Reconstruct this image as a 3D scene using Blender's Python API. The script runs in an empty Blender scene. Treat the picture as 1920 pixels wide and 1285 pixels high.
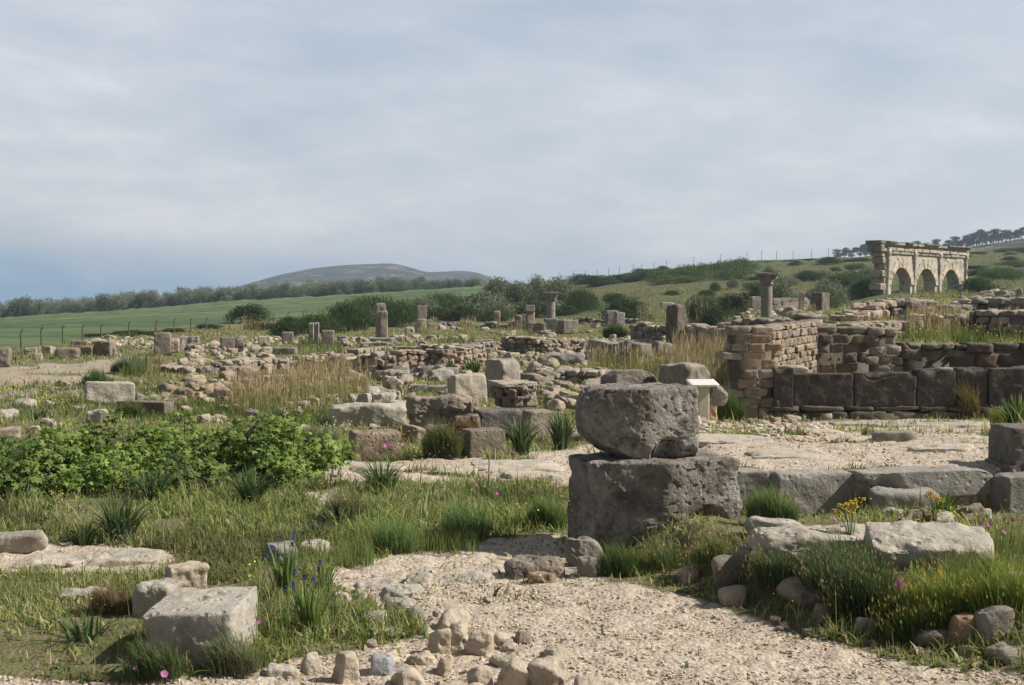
import bpy, math
import numpy as np
from mathutils import Vector, Matrix
SC = bpy.context.scene
COL = SC.collection
R_ = np.random.RandomState
# ------------------------------------------------------------------ camera
EYE = 1.7
FPX = 2262.0                       # focal length in photograph pixels (1920 wide)
PITCH = math.atan(87.5 / FPX)
cam_d = bpy.data.cameras.new('camera'); cam = bpy.data.objects.new('camera', cam_d); COL.objects.link(cam)
cam.location = (0, 0, EYE); cam.rotation_euler = (math.pi / 2 - PITCH, 0, 0)
cam_d.sensor_width = 36; cam_d.lens = 36 * FPX / 1920; cam_d.clip_start = .1; cam_d.clip_end = 9000
SC.camera = cam
# ------------------------------------------------------------------ sky, sun, exposure
SUN_EL = math.radians(42); SUN_AZ = math.radians(92)      # azimuth clockwise from +Y (into the picture)
world = bpy.data.worlds.new('World'); SC.world = world; world.use_nodes = True
wn = world.node_tree; wn.nodes.clear()
def nd(nt, typ, **kw):
    n = nt.nodes.new(typ)
    for k, v in kw.items():
        if k.startswith('i_'):
            key = k[2:]; key = int(key) if key.isdigit() else key.replace('_', ' ')
            n.inputs[key].default_value = v
        else: setattr(n, k, v)
    return n
def ln(nt, a, b): nt.links.new(a, b)
def mth(nt, op, a, b=None, c=None, clamp=False):
    n = nt.nodes.new('ShaderNodeMath'); n.operation = op; n.use_clamp = clamp
    for i, v in enumerate((a, b, c)):
        if v is None: continue
        if isinstance(v, (int, float)): n.inputs[i].default_value = v
        else: nt.links.new(v, n.inputs[i])
    return n.outputs[0]
def mix(nt, f, a, b, typ='MIX'):
    n = nt.nodes.new('ShaderNodeMix'); n.data_type = 'RGBA'; n.blend_type = typ
    for i, v in ((0, f), (6, a), (7, b)):
        if isinstance(v, (int, float)): n.inputs[i].default_value = v
        elif isinstance(v, tuple): n.inputs[i].default_value = (v[0], v[1], v[2], 1)
        else: nt.links.new(v, n.inputs[i])
    return n.outputs[2]
def ramp(nt, f, stops):
    n = nt.nodes.new('ShaderNodeValToRGB'); e = n.color_ramp.elements
    while len(e) < len(stops): e.new(.5)
    for el, (p, c) in zip(e, stops):
        el.position = p; el.color = (c, c, c, 1) if isinstance(c, (int, float)) else (c[0], c[1], c[2], 1)
    nt.links.new(f, n.inputs[0]); return n.outputs[0]
def noise(nt, vec, scale, detail=4, rough=.55, dist=0, out='Fac'):
    n = nt.nodes.new('ShaderNodeTexNoise'); n.inputs['Scale'].default_value = scale
    n.inputs['Detail'].default_value = detail; n.inputs['Roughness'].default_value = rough
    n.inputs['Distortion'].default_value = dist
    if vec is not None: nt.links.new(vec, n.inputs['Vector'])
    return n.outputs[out]
def mapping(nt, vec, sc=(1, 1, 1), loc=(0, 0, 0), rot=(0, 0, 0)):
    n = nt.nodes.new('ShaderNodeMapping'); n.inputs['Scale'].default_value = sc
    n.inputs['Location'].default_value = loc; n.inputs['Rotation'].default_value = rot
    nt.links.new(vec, n.inputs['Vector']); return n.outputs[0]
sky = nd(wn, 'ShaderNodeTexSky', sky_type='NISHITA', sun_disc=False, sun_elevation=SUN_EL, sun_rotation=SUN_AZ)
sky.air_density = 1.4; sky.dust_density = 1.5
bg_sky = nd(wn, 'ShaderNodeBackground'); bg_sky.inputs[1].default_value = .085; ln(wn, sky.outputs[0], bg_sky.inputs[0])
tc = nd(wn, 'ShaderNodeTexCoord'); gen = tc.outputs['Generated']
sep = nd(wn, 'ShaderNodeSeparateXYZ'); ln(wn, gen, sep.inputs[0])
X, Y, Z = sep.outputs
big = noise(wn, mapping(wn, gen, (3.4, 3.4, 12), (.7, .2, .55), (0, .22, 0)), 1.0, 3, .5, .25)
med = noise(wn, mapping(wn, gen, (10, 10, 30), (.1, 1.4, .2), (0, .3, 0)), 1.0, 8, .64, .35)
patt = mth(wn, 'ADD', mth(wn, 'MULTIPLY', big, .62), mth(wn, 'MULTIPLY', med, .38))
cloud = ramp(wn, patt, [(.36, (.40, .46, .55)), (.45, (.47, .515, .585)), (.53, (.525, .555, .615)), (.62, (.63, .645, .685))])
# brighter towards the sun's side, clear blue low in the left
cl_side = mix(wn, ramp(wn, X, [(.5, 0.0), (.95, .30)]), cloud, (.92, .93, .95))
hband = mth(wn, 'SUBTRACT', mth(wn, 'ADD', .022, mth(wn, 'MULTIPLY', X, -.085)), Z)      # >0 below the cloud base
hb = mth(wn, 'ADD', mth(wn, 'MULTIPLY', hband, 16), mth(wn, 'MULTIPLY', mth(wn, 'SUBTRACT', med, .5), 1.3))
clear = mth(wn, 'MULTIPLY', ramp(wn, hb, [(0, 0.0), (.75, 1.0)]), .95)
hi = ramp(wn, Z, [(.22, 1.0), (.45, .36)])      # unseen sky overhead dimmed to cut the ambient light
bg_cl = nd(wn, 'ShaderNodeBackground'); bg_cl.inputs[1].default_value = 1.0; yb = ramp(wn, mth(wn, 'MULTIPLY_ADD', Y, .5, .5), [(.35, .50), (.62, 1.0)])      # unseen sky beside and behind the viewer dimmed so shadows go deeper
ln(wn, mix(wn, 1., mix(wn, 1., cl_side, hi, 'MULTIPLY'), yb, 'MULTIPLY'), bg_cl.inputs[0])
bg_bl = nd(wn, 'ShaderNodeBackground'); bg_bl.inputs[0].default_value = (.185, .315, .47, 1)
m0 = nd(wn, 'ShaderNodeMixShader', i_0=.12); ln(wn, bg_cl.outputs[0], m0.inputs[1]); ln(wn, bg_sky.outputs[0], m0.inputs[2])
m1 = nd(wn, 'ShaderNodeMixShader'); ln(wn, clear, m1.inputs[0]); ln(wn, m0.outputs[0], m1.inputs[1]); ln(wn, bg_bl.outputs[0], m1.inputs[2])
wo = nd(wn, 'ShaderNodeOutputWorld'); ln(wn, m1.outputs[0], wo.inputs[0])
sl = bpy.data.lights.new('sun', 'SUN'); sl.energy = 5.0; sl.angle = math.radians(.7); sl.color = (1, .945, .85)
so = bpy.data.objects.new('sun', sl); COL.objects.link(so)
sd = Vector((math.sin(SUN_AZ) * math.cos(SUN_EL), math.cos(SUN_AZ) * math.cos(SUN_EL), math.sin(SUN_EL)))
so.rotation_euler = sd.to_track_quat('Z', 'Y').to_euler(); so.location = (20, 0, 30)
SC.view_settings.view_transform = 'Standard'; SC.view_settings.look = 'None'; SC.view_settings.gamma = 1
SC.view_settings.exposure = 0.34; SC.view_settings.use_curve_mapping = False
HAZE = .0004
SC.cycles.max_bounces = 6; SC.cycles.diffuse_bounces = 3; SC.cycles.transmission_bounces = 3
SC.cycles.transparent_max_bounces = 6; SC.cycles.volume_bounces = 0; SC.cycles.use_denoising = True
# ------------------------------------------------------------------ numeric noise
def _h(ix, iy, iz, s):
    n = (ix.astype(np.int64) * 73856093) ^ (iy.astype(np.int64) * 19349663) ^ (iz.astype(np.int64) * 83492791) ^ (s * 2654435761)
    n = (n ^ (n >> 13)) * 1274126177 & 0xffffffff
    n = ((n ^ (n >> 16)) * 2246822519) & 0xffffffff
    return ((n ^ (n >> 15)) & 0xffffff) / 16777215.0
def vn(x, y, z, s=0):
    x, y, z = np.broadcast_arrays(np.asarray(x, float), np.asarray(y, float), np.asarray(z, float))
    ix, iy, iz = np.floor(x), np.floor(y), np.floor(z)
    fx, fy, fz = x - ix, y - iy, z - iz
    fx = fx * fx * (3 - 2 * fx); fy = fy * fy * (3 - 2 * fy); fz = fz * fz * (3 - 2 * fz)
    r = 0
    for a in (0, 1):
        for b in (0, 1):
            for c in (0, 1):
                r = r + _h(ix + a, iy + b, iz + c, s) * (fx if a else 1 - fx) * (fy if b else 1 - fy) * (fz if c else 1 - fz)
    return r * 2 - 1
def fbm(x, y, z=0., s=0, o=4):
    r, a, f = 0, 1., 1.
    for i in range(o):
        r = r + a * vn(x * f + 17.3 * i, y * f - 9.1 * i, z * f + 5.7 * i, s + i); a *= .5; f *= 2.03
    return r
def sst(a, b, x):
    t = np.clip((x - a) / (b - a), 0, 1); return t * t * (3 - 2 * t)
# ------------------------------------------------------------------ terrain height
CREST_X = [-600, 0, 300, 430, 600, 880, 1100, 1280, 1420, 1650, 1920, 2500]
CREST_Y = [610, 597, 577, 565, 556, 538, 524, 502, 488, 480, 470, 455]
DC = 240.
def crest(u): return EYE + (555 - np.interp(u * FPX + 960, CREST_X, CREST_Y)) * DC / FPX
def H0(x, y):
    x = np.asarray(x, float); y = np.asarray(y, float)
    d = np.maximum(y, .5); u = np.clip(x / d, -.8, .9)
    zl = np.interp(d, [0, 10, 20, 32, 50, 60, 75], [0, 0, -.3, -.35, -.40, -.42, -.45])
    zc = crest(u)
    z = np.where(d < 75, zl, -.45 + (zc + .45) * np.clip((d - 75) / (DC - 75), 0, 1) ** 1.15)
    # gravel court behind the kerb blocks
    z = z + .35 * sst(9.30, 9.52, d) * (1 - sst(10, 20, d)) * sst(.10, .17, u)
    # stony bank at the right of the path
    ey = np.interp(x, [.2, .6, 1.04, 1.47, 1.88, 2.27, 4], [7.9, 7.19, 6.93, 6.15, 5.74, 5.34, 4.2])
    z = z + .24 * sst(0, .9, y - ey) * (1 - 1.15 * sst(8.0, 9.0, y)) * sst(.55, 1.2, x) * (1 - sst(9.2, 9.4, y))
    # raised terrace behind the long wall
    k = sst(.165, .20, u - .0 * d)
    kt = sst(.20, .33, u)
    z75 = -.2 + 1.8 * kt; z100 = .35 + 1.55 * kt
    zt = np.where(d < 75, np.interp(d, [22, 23, 35, 50], [.60, .74, 1.0, 1.05]) * (1 - sst(50, 75, d)) + z75 * sst(50, 75, d),
                  np.where(d < 100, z75 + (z100 - z75) * (d - 75) / 25, z100 + (zc - z100) * np.clip((d - 100) / (DC - 100), 0, 1) ** 1.1))
    st = sst(22.95, 23.25, d) * k
    z = z * (1 - st) + zt * st
    far = np.clip(d - DC, 0, None)
    z = z - np.clip(far * .09, 0, 6) - np.clip(far - 70, 0, None) * .004
    return z
def H(x, y):
    x = np.asarray(x, float); y = np.asarray(y, float)
    d = np.hypot(x, y)
    a = np.interp(d, [0, 7, 20, 60, 240, 1000], [.012, .03, .06, .12, .35, 1.0])
    f = np.interp(d, [0, 7, 20, 60, 240], [1, 1, 1, 1, 1])
    return H0(x, y) + a * (fbm(x * .45 + 3, y * .45, 0, 11, 3) * .6 + .5 * fbm(x * 1.9, y * 1.9, 0, 5, 2) * np.clip(30 / (d + 1e-3), 0, 1))
FW = np.array([0, math.cos(PITCH), -math.sin(PITCH)]); UP = np.array([0, math.sin(PITCH), math.cos(PITCH)])
_T = np.concatenate([np.linspace(2.5, 30, 900), np.geomspace(30.05, 400, 900)])
def P(px, py):
    """ground point seen at a pixel of the photograph (1920 x 1285)"""
    d = (px - 960) / FPX * np.array([1., 0, 0]) - (py - 642.5) / FPX * UP + FW
    q = d[None] * _T[:, None]
    below = (EYE + q[:, 2]) < H(q[:, 0], q[:, 1])
    i = int(np.argmax(below)) if below.any() else len(_T) - 1
    p = q[i]; return Vector((p[0], p[1], float(H(p[0], p[1]))))
def ZP(py, y):
    """height of a point at depth y seen at picture row py"""
    dy = -(py - 642.5) / FPX * UP + FW
    return EYE + dy[2] / dy[1] * y
def XP(px, y): return (px - 960) / FPX * y
# ------------------------------------------------------------------ mesh helpers
def mk(name, V, faces, mat, parent=None, smooth=True, attrs=None, cols=None, loc=None):
    V = np.asarray(V, np.float32); me = bpy.data.meshes.new(name)
    if loc is not None: V = V - np.asarray(loc, np.float32)
    me.vertices.add(len(V)); me.vertices.foreach_set('co', V.ravel())
    fl = [np.asarray(f, np.int32) for f in faces if len(f)]
    loops = np.concatenate([f.ravel() for f in fl]); tot = np.concatenate([np.full(len(f), f.shape[1], np.int32) for f in fl])
    st = np.concatenate([[0], np.cumsum(tot)[:-1]]).astype(np.int32)
    me.loops.add(len(loops)); me.loops.foreach_set('vertex_index', loops)
    me.polygons.add(len(tot)); me.polygons.foreach_set('loop_start', st); me.polygons.foreach_set('loop_total', tot)
    me.polygons.foreach_set('use_smooth', np.full(len(tot), smooth))
    for k, v in (attrs or {}).items():
        a = me.attributes.new(k, 'FLOAT', 'POINT'); a.data.foreach_set('value', np.asarray(v, np.float32))
    for k, v in (cols or {}).items():
        v = np.asarray(v, np.float32); c = np.ones((len(V), 4), np.float32); c[:, :3] = v
        a = me.attributes.new(k, 'FLOAT_COLOR', 'POINT'); a.data.foreach_set('color', c.ravel())
    me.update(calc_edges=True); me.validate()
    for m in (mat if isinstance(mat, (list, tuple)) else [mat]): me.materials.append(m)
    o = bpy.data.objects.new(name, me); COL.objects.link(o)
    if loc is not None: o.location = loc
    if parent is not None: o.parent = parent
    return o
def tag(o, label=None, cat=None, group=None, kind=None):
    if label: o['label'] = label
    if cat: o['category'] = cat
    if group: o['group'] = group
    if kind: o['kind'] = kind
    return o
def empty(name, loc, rz=0, label=None, cat=None, group=None):
    o = bpy.data.objects.new(name, None); COL.objects.link(o); o.empty_display_size = .2
    o.location = loc; o.rotation_euler = (0, 0, rz); return tag(o, label, cat, group)
def copy_tree(o, parent=None):
    c = o.copy(); COL.objects.link(c)
    if parent is not None: c.parent = parent
    for ch in list(o.children): copy_tree(ch, c)
    return c
def merge(parts):
    """[(V, [faces..])] -> V, faces grouped by size"""
    Vs, by, off = [], {}, 0
    for V, F in parts:
        Vs.append(V)
        for f in F:
            f = np.asarray(f)
            if len(f): by.setdefault(f.shape[1], []).append(f + off)
        off += len(V)
    return np.concatenate(Vs), [np.concatenate(v) for v in by.values()]
def box(cx, cy, cz, sx, sy, sz, rz=0, taper=1.):
    v = np.array([[x, y, z] for z in (-.5, .5) for y in (-.5, .5) for x in (-.5, .5)], float)
    t = np.where(v[:, 2] > 0, taper, 1.); v[:, 0] *= t; v[:, 1] *= t
    v *= (sx, sy, sz); c, s = math.cos(rz), math.sin(rz)
    v = np.stack([v[:, 0] * c - v[:, 1] * s + cx, v[:, 0] * s + v[:, 1] * c + cy, v[:, 2] + cz], 1)
    f = np.array([[0, 2, 3, 1], [4, 5, 7, 6], [0, 1, 5, 4], [2, 6, 7, 3], [0, 4, 6, 2], [1, 3, 7, 5]])
    return v, [f]
def lathe(prof, n=24, rough=0, seed=0):
    pr = np.array(prof, float); m = len(pr); a = np.arange(n) / n * 2 * math.pi
    V = np.stack([np.outer(pr[:, 0], np.cos(a)), np.outer(pr[:, 0], np.sin(a)), np.repeat(pr[:, 1:2], n, 1)], 2).reshape(-1, 3)
    if rough:
        k = 1 + rough * fbm(V[:, 0] * 4, V[:, 1] * 4, V[:, 2] * 4, seed, 3); V[:, :2] *= k[:, None]
    i = np.arange(m - 1)[:, None] * n; j = np.arange(n)[None]; jn = (j + 1) % n
    F = np.stack([i + j, i + jn, i + n + jn, i + n + j], 2).reshape(-1, 4)
    c = len(V); V = np.concatenate([V, [[0, 0, pr[0, 1]], [0, 0, pr[-1, 1]]]])
    jj = np.arange(n); t = np.concatenate([np.stack([(jj + 1) % n, jj, np.full(n, c)], 1), np.stack([(m - 1) * n + jj, (m - 1) * n + (jj + 1) % n, np.full(n, c + 1)], 1)])
    return V, [F, t]
def tube(pts, rad, n=6):
    pts = np.array(pts, float); V = []
    for i, p in enumerate(pts):
        t = pts[min(i + 1, len(pts) - 1)] - pts[max(i - 1, 0)]; t /= np.linalg.norm(t) + 1e-9
        a = np.cross(t, [0.3, 1, .1] if abs(t[2]) > .8 else [0, 0, 1]); a /= np.linalg.norm(a); b = np.cross(t, a)
        th = np.arange(n) / n * 2 * math.pi
        V.append(p + rad[i] * (np.outer(np.cos(th), a) + np.outer(np.sin(th), b)))
    V = np.concatenate(V); m = len(pts); i = np.arange(m - 1)[:, None] * n; j = np.arange(n)[None]; jn = (j + 1) % n
    return V, [np.stack([i + j, i + n + j, i + n + jn, i + jn], 2).reshape(-1, 4)]
# ------------------------------------------------------------------ rocks
_cs = {}
def cubesphere(n):
    if n in _cs: return _cs[n]
    t = np.tan(np.linspace(-1, 1, n + 1) * math.pi / 4); A, B = np.meshgrid(t, t, indexing='ij'); one = np.ones_like(A)
    V, F = [], []
    for k, (a, b, c) in enumerate([(A, B, one), (B, A, -one), (one, A, B), (-one, B, A), (B, one, A), (A, -one, B)]):
        V.append(np.stack([a, b, c], 2).reshape(-1, 3))
        i = np.arange(n)[:, None] * (n + 1); j = np.arange(n)[None]
        F.append(np.stack([i + j, i + n + 1 + j, i + n + 2 + j, i + j + 1], 2).reshape(-1, 4) + k * (n + 1) ** 2)
    V = np.concatenate(V); F = np.concatenate(F)
    u, inv = np.unique(np.round(V, 5), axis=0, return_inverse=True); F = inv.reshape(-1)[F]
    c = u[F].mean(1); nrm = np.cross(u[F[:, 1]] - u[F[:, 0]], u[F[:, 2]] - u[F[:, 0]])
    flip = (c * nrm).sum(1) < 0; F[flip] = F[flip][:, ::-1]
    _cs[n] = (u, F); return _cs[n]
def rock(half, n=16, k=22, seed=0, cuts=4, amp=.035, planes=(), gouges=(), pit=0., freq=1., cutdepth=(.72, .97)):
    """half = half sizes; soft intersection of planes seen from the centre, then weathered. centred on the origin"""
    rs = R_(seed); half = np.array(half, float); u, F = cubesphere(n)
    N = [(1, 0, 0), (-1, 0, 0), (0, 1, 0), (0, -1, 0), (0, 0, 1), (0, 0, -1)]; D = [1.] * 6
    for _ in range(cuts):
        v = rs.normal(size=3); v /= np.abs(v).max(); v /= np.linalg.norm(v)
        N.append(tuple(v)); D.append(np.abs(v).sum() * rs.uniform(*cutdepth))
    for v, dd in planes:
        v = np.array(v, float); l = np.linalg.norm(v); N.append(tuple(v / l)); D.append(dd / l)
    N = np.array(N); D = np.array(D); q = np.maximum(u @ (N / D[:, None]).T, 0)
    G = (q ** k).sum(1) ** (1. / k); p = u / G[:, None]
    w = (q / G[:, None]) ** (k - 1); nr = (w @ (N / D[:, None])) / half; nr /= np.linalg.norm(nr, axis=1)[:, None] + 1e-9
    p = p * half; s = float(half.mean()) * 2
    for (gx, gy, gz, gr, gd) in gouges:
        c = np.array([gx, gy, gz]) * half; t = np.linalg.norm((p - c), axis=1) / (gr * s)
        p = p - nr * (gd * s * (1 - sst(.35, 1., t + .12 * vn(p[:, 0] * 6 / s, p[:, 1] * 6 / s, p[:, 2] * 6 / s, seed))))[:, None]
    fq = 2.2 / s * freq; o = rs.uniform(0, 50, 3); x, y, z = (p * fq).T + o[:, None]
    d = amp * s * fbm(x, y, z, seed, 5 if n > 20 else 3) - .5 * amp * s * np.abs(vn(x * 1.7, y * 1.7, z * 1.7, seed + 3))
    if pit:
        e = vn(x * 4.5, y * 4.5, z * 4.5, seed + 7) * .6 + vn(x * 10, y * 10, z * 10, seed + 9) * .4
        d = d - pit * s * sst(.25, .6, e)
    return p + nr * d[:, None], [F]
def rotz(V, a):
    c, s = math.cos(a), math.sin(a); return np.stack([V[:, 0] * c - V[:, 1] * s, V[:, 0] * s + V[:, 1] * c, V[:, 2]], 1)
def roty(V, a):
    c, s = math.cos(a), math.sin(a); return np.stack([V[:, 0] * c + V[:, 2] * s, V[:, 1], -V[:, 0] * s + V[:, 2] * c], 1)
def rotx(V, a):
    c, s = math.cos(a), math.sin(a); return np.stack([V[:, 0], V[:, 1] * c - V[:, 2] * s, V[:, 1] * s + V[:, 2] * c], 1)
# ------------------------------------------------------------------ materials
def new_mat(name):
    m = bpy.data.materials.new(name); m.use_nodes = True; nt = m.node_tree; nt.nodes.clear()
    out = nd(nt, 'ShaderNodeOutputMaterial'); bs = nd(nt, 'ShaderNodeBsdfPrincipled'); bs.inputs['Roughness'].default_value = .9
    bs.inputs['Specular IOR Level'].default_value = .25
    ln(nt, bs.outputs[0], out.inputs[0]); return m, nt, bs, out
def stone_mat(name, c1, c2, c3, dark, scale=1., specks=.35, bump=.5, darkamt=.5, tint=False, coarse=1.):
    m, nt, bs, out = new_mat(name)
    t = nd(nt, 'ShaderNodeTexCoord'); oi = nd(nt, 'ShaderNodeObjectInfo')
    off = nd(nt, 'ShaderNodeVectorMath', operation='ADD'); ln(nt, t.outputs['Object'], off.inputs[0])
    rr = mth(nt, 'MULTIPLY', oi.outputs['Random'], 37.); cb = nd(nt, 'ShaderNodeCombineXYZ'); ln(nt, rr, cb.inputs[0]); ln(nt, rr, cb.inputs[2]); ln(nt, cb.outputs[0], off.inputs[1])
    v = off.outputs[0]
    a = noise(nt, v, 2.2 * scale, 6, .62, .3); b = noise(nt, v, 7 * scale, 7, .68); c = noise(nt, v, 38 * scale, 4, .7)
    col = mix(nt, ramp(nt, a, [(.38, 0.), (.62, 1.)]), c1, c2)
    col = mix(nt, ramp(nt, b, [(.45, 0.), (.62, .75)]), col, c3)
    dk = mth(nt, 'MULTIPLY', ramp(nt, noise(nt, v, 4.3 * scale, 8, .72, .5), [(.50, 0.), (.64, 1.)]), darkamt)
    col = mix(nt, dk, col, dark)
    col = mix(nt, mth(nt, 'MULTIPLY', ramp(nt, c, [(.35, 1.), (.5, 0.)]), .35), col, mix(nt, .5, dark, col))
    vo = nd(nt, 'ShaderNodeTexVoronoi'); vo.inputs['Scale'].default_value = 26 * scale; ln(nt, v, vo.inputs['Vector'])
    sp = mth(nt, 'MULTIPLY', mth(nt, 'MULTIPLY', ramp(nt, vo.outputs['Distance'], [(.12, 1.), (.26, 0.)]), ramp(nt, noise(nt, v, 9 * scale, 3), [(.52, 0.), (.6, 1.)])), specks)
    col = mix(nt, sp, col, (.58, .56, .50))
    col = mix(nt, 1., col, oi.outputs['Color'], 'MULTIPLY')
    if tint:
        at = nd(nt, 'ShaderNodeAttribute', attribute_name='tint'); col = mix(nt, 1., col, at.outputs['Color'], 'MULTIPLY')
    ln(nt, col, bs.inputs['Base Color'])
    bt = mth(nt, 'ADD', mth(nt, 'MULTIPLY', b, 1.0 * coarse), mth(nt, 'ADD', mth(nt, 'MULTIPLY', c, .35), mth(nt, 'MULTIPLY', noise(nt, v, 95 * scale, 3, .6), .16)))
    vp = nd(nt, 'ShaderNodeTexVoronoi'); vp.inputs['Scale'].default_value = 17 * scale; ln(nt, v, vp.inputs['Vector'])
    bt = mth(nt, 'SUBTRACT', bt, mth(nt, 'MULTIPLY', mth(nt, 'MULTIPLY', ramp(nt, vp.outputs['Distance'], [(.1, 1.), (.32, 0.)]), ramp(nt, a, [(.45, 0.), (.55, 1.)])), .55))
    bp = nd(nt, 'ShaderNodeBump'); bp.inputs['Strength'].default_value = bump; bp.inputs['Distance'].default_value = .05 / scale
    ln(nt, bt, bp.inputs['Height']); ln(nt, bp.outputs[0], bs.inputs['Normal'])
    return m
M = {}
M['pale'] = stone_mat('pale_limestone', (.43, .38, .31), (.36, .33, .29), (.48, .43, .37), (.17, .15, .13), 1., .3, .55, .5, True)
M['grey'] = stone_mat('grey_limestone', (.27, .25, .225), (.33, .30, .265), (.21, .195, .175), (.11, .10, .09), 1., .4, .7, .5, True)
M['dark'] = stone_mat('dark_weathered_stone', (.185, .165, .145), (.235, .215, .19), (.135, .12, .105), (.06, .052, .045), 1., .5, .9, .6, True)
M['stack'] = stone_mat('dark_porous_stone', (.25, .215, .185), (.42, .39, .355), (.17, .14, .118), (.07, .056, .046), 1., .95, 1., .6, True, 1.6)
M['smooth'] = stone_mat('worn_grey_stone', (.29, .27, .243), (.35, .325, .29), (.23, .215, .193), (.13, .12, .108), .8, .15, .5, .35, True)
M['slab'] = stone_mat('dark_wall_slab', (.070, .060, .052), (.095, .082, .071), (.055, .047, .041), (.032, .027, .023), .7, .1, .4, .4, True)
M['rubble'] = stone_mat('rubble_stone', (.385, .335, .275), (.30, .275, .245), (.44, .395, .34), (.13, .11, .092), 1.3, .25, .6, .5, True)
M['masonry'] = stone_mat('wall_masonry', (.29, .255, .215), (.24, .215, .19), (.34, .30, .25), (.12, .105, .09), 1.2, .2, .6, .45, True)
M['arch'] = stone_mat('arch_limestone', (.52, .45, .375), (.43, .375, .31), (.59, .53, .45), (.16, .135, .115), .35, .1, .6, .9, True)
M['column'] = stone_mat('column_stone', (.27, .25, .23), (.31, .285, .255), (.23, .21, .19), (.14, .125, .11), .9, .2, .4, .35, True)
def col_attr_mat(name, transl=.3, rough=.75, attr='col', obj=True):
    m, nt, bs, out = new_mat(name)
    at = nd(nt, 'ShaderNodeAttribute', attribute_name=attr); c = at.outputs['Color']
    if obj:
        oi = nd(nt, 'ShaderNodeObjectInfo'); c = mix(nt, 1., c, oi.outputs['Color'], 'MULTIPLY')
    ln(nt, c, bs.inputs['Base Color']); bs.inputs['Roughness'].default_value = rough
    if transl:
        tr = nd(nt, 'ShaderNodeBsdfTranslucent'); ln(nt, mix(nt, 1., c, (1.1, 1.15, .7), 'MULTIPLY'), tr.inputs[0])
        ms = nd(nt, 'ShaderNodeMixShader', i_0=transl); ln(nt, bs.outputs[0], ms.inputs[1]); ln(nt, tr.outputs[0], ms.inputs[2]); ln(nt, ms.outputs[0], out.inputs[0])
    return m
M['leaf'] = col_attr_mat('foliage', .34, .6)
M['grass'] = col_attr_mat('grass_blades', .38, .7)
M['petal'] = col_attr_mat('petals', .3, .6)
m, nt, bs, out = new_mat('bark'); v = nd(nt, 'ShaderNodeTexCoord').outputs['Object']
ln(nt, mix(nt, noise(nt, mapping(nt, v, (4, 4, 1)), 3, 5), (.06, .045, .035), (.16, .13, .10)), bs.inputs['Base Color']); M['bark'] = m
# ------------------------------------------------------------------ ground layout (world polygons)
def pip(x, y, poly):
    poly = np.array(poly, float); r = np.zeros(len(x), bool); n = len(poly)
    for i in range(n):
        x1, y1 = poly[i]; x2, y2 = poly[(i + 1) % n]
        if y1 == y2: continue
        c = ((y1 > y) != (y2 > y)) & (x < (x2 - x1) * (y - y1) / (y2 - y1) + x1); r ^= c
    return r
def GP(pts): return [tuple(P(a, b)[:2]) for a, b in pts]
GRAVEL = [GP(q) for q in (
    [(590, 1072), (700, 1047), (860, 1017), (1000, 1003), (1072, 1003), (1080, 1062), (1160, 1088), (1300, 1118), (1500, 1188), (1700, 1232), (2100, 1300), (2300, 1700), (900, 1700), (1000, 1290), (860, 1225), (800, 1165), (700, 1128), (640, 1100)],
    [(-600, 1285), (0, 1268), (120, 1275), (300, 1268), (480, 1262), (545, 1235), (700, 1205), (800, 1190), (1050, 1250), (1000, 1700), (-900, 1700)],
    [(-300, 1050), (0, 1036), (120, 1021), (300, 1024), (335, 1040), (300, 1082), (160, 1072), (-300, 1082)],
    [(560, 884), (650, 864), (800, 858), (1000, 846), (1075, 836), (1310, 800), (1365, 786), (1500, 784), (1870, 788), (2300, 800), (2400, 886), (1390, 886), (1200, 900), (1060, 907), (900, 905), (700, 909), (590, 905)],
    [(-300, 705), (0, 690), (240, 673), (262, 688), (215, 704), (200, 735), (60, 745), (-300, 765)],
    [(560, 925), (640, 918), (660, 930), (600, 945)])]
FIELD = [tuple(P(-700, 676)[:2]), tuple(P(-60, 662)[:2]), tuple(P(120, 648)[:2]), tuple(P(327, 612)[:2]), tuple(P(513, 600)[:2]), tuple(P(620, 590)[:2]),
         (XP(900, 150), 150), (XP(925, DC), DC + 12), (XP(400, DC), DC + 14), (XP(-900, DC), DC + 14)]
def masks(x, y):
    d = np.hypot(x, y); j = np.clip(d, 3, 60) * .012
    jx = x + j * fbm(x * 1.7, y * 1.7, 0, 31, 3); jy = y + j * 1.6 * fbm(x * 1.7, y * 1.7, 4, 32, 3)
    g = np.zeros(len(x))
    for i_, q in enumerate(GRAVEL): g = np.maximum(g, pip(jx, jy, q) * (.56 if i_ == 4 else 1.))
    # grassy patches inside the court and pavement
    pt = fbm(x * .9, y * 1.6, 0, 77, 4)
    g = g * (1 - .8 * ((pt > .62) & (y > 9.4)))
    return g, pip(jx, jy, FIELD).astype(float)
# ------------------------------------------------------------------ terrain sheet
th = np.radians(np.concatenate([np.linspace(-180, -32, 50, endpoint=False), np.linspace(-32, -25.5, 16, endpoint=False), np.linspace(-25.5, 25.5, 470), np.linspace(26, 32, 15), np.linspace(33, 180, 50)]))[:-1]
rr = np.concatenate([np.linspace(.3, 4.2, 14, endpoint=False), np.geomspace(4.2, 14, 300, endpoint=False), np.geomspace(14, 80, 260, endpoint=False), np.geomspace(80, 300, 120, endpoint=False), np.geomspace(300, 1840, 30)])
TH, RR = np.meshgrid(th, rr); gx = (RR * np.sin(TH)).ravel(); gy = (RR * np.cos(TH)).ravel(); gz = H(gx, gy)
gm, gf = masks(gx, gy)
dd = np.hypot(gx, gy)
near = (dd < 16) & (gy > 0)
gz = gz + np.where(near, .010 * fbm(gx * 9, gy * 9, 0, 3, 3) * (1 + .4 * gm), 0)
gz = gz - np.where(gm > .5, .012, 0) * (dd < 25)
nt_ = len(th); nr = len(rr)
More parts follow.
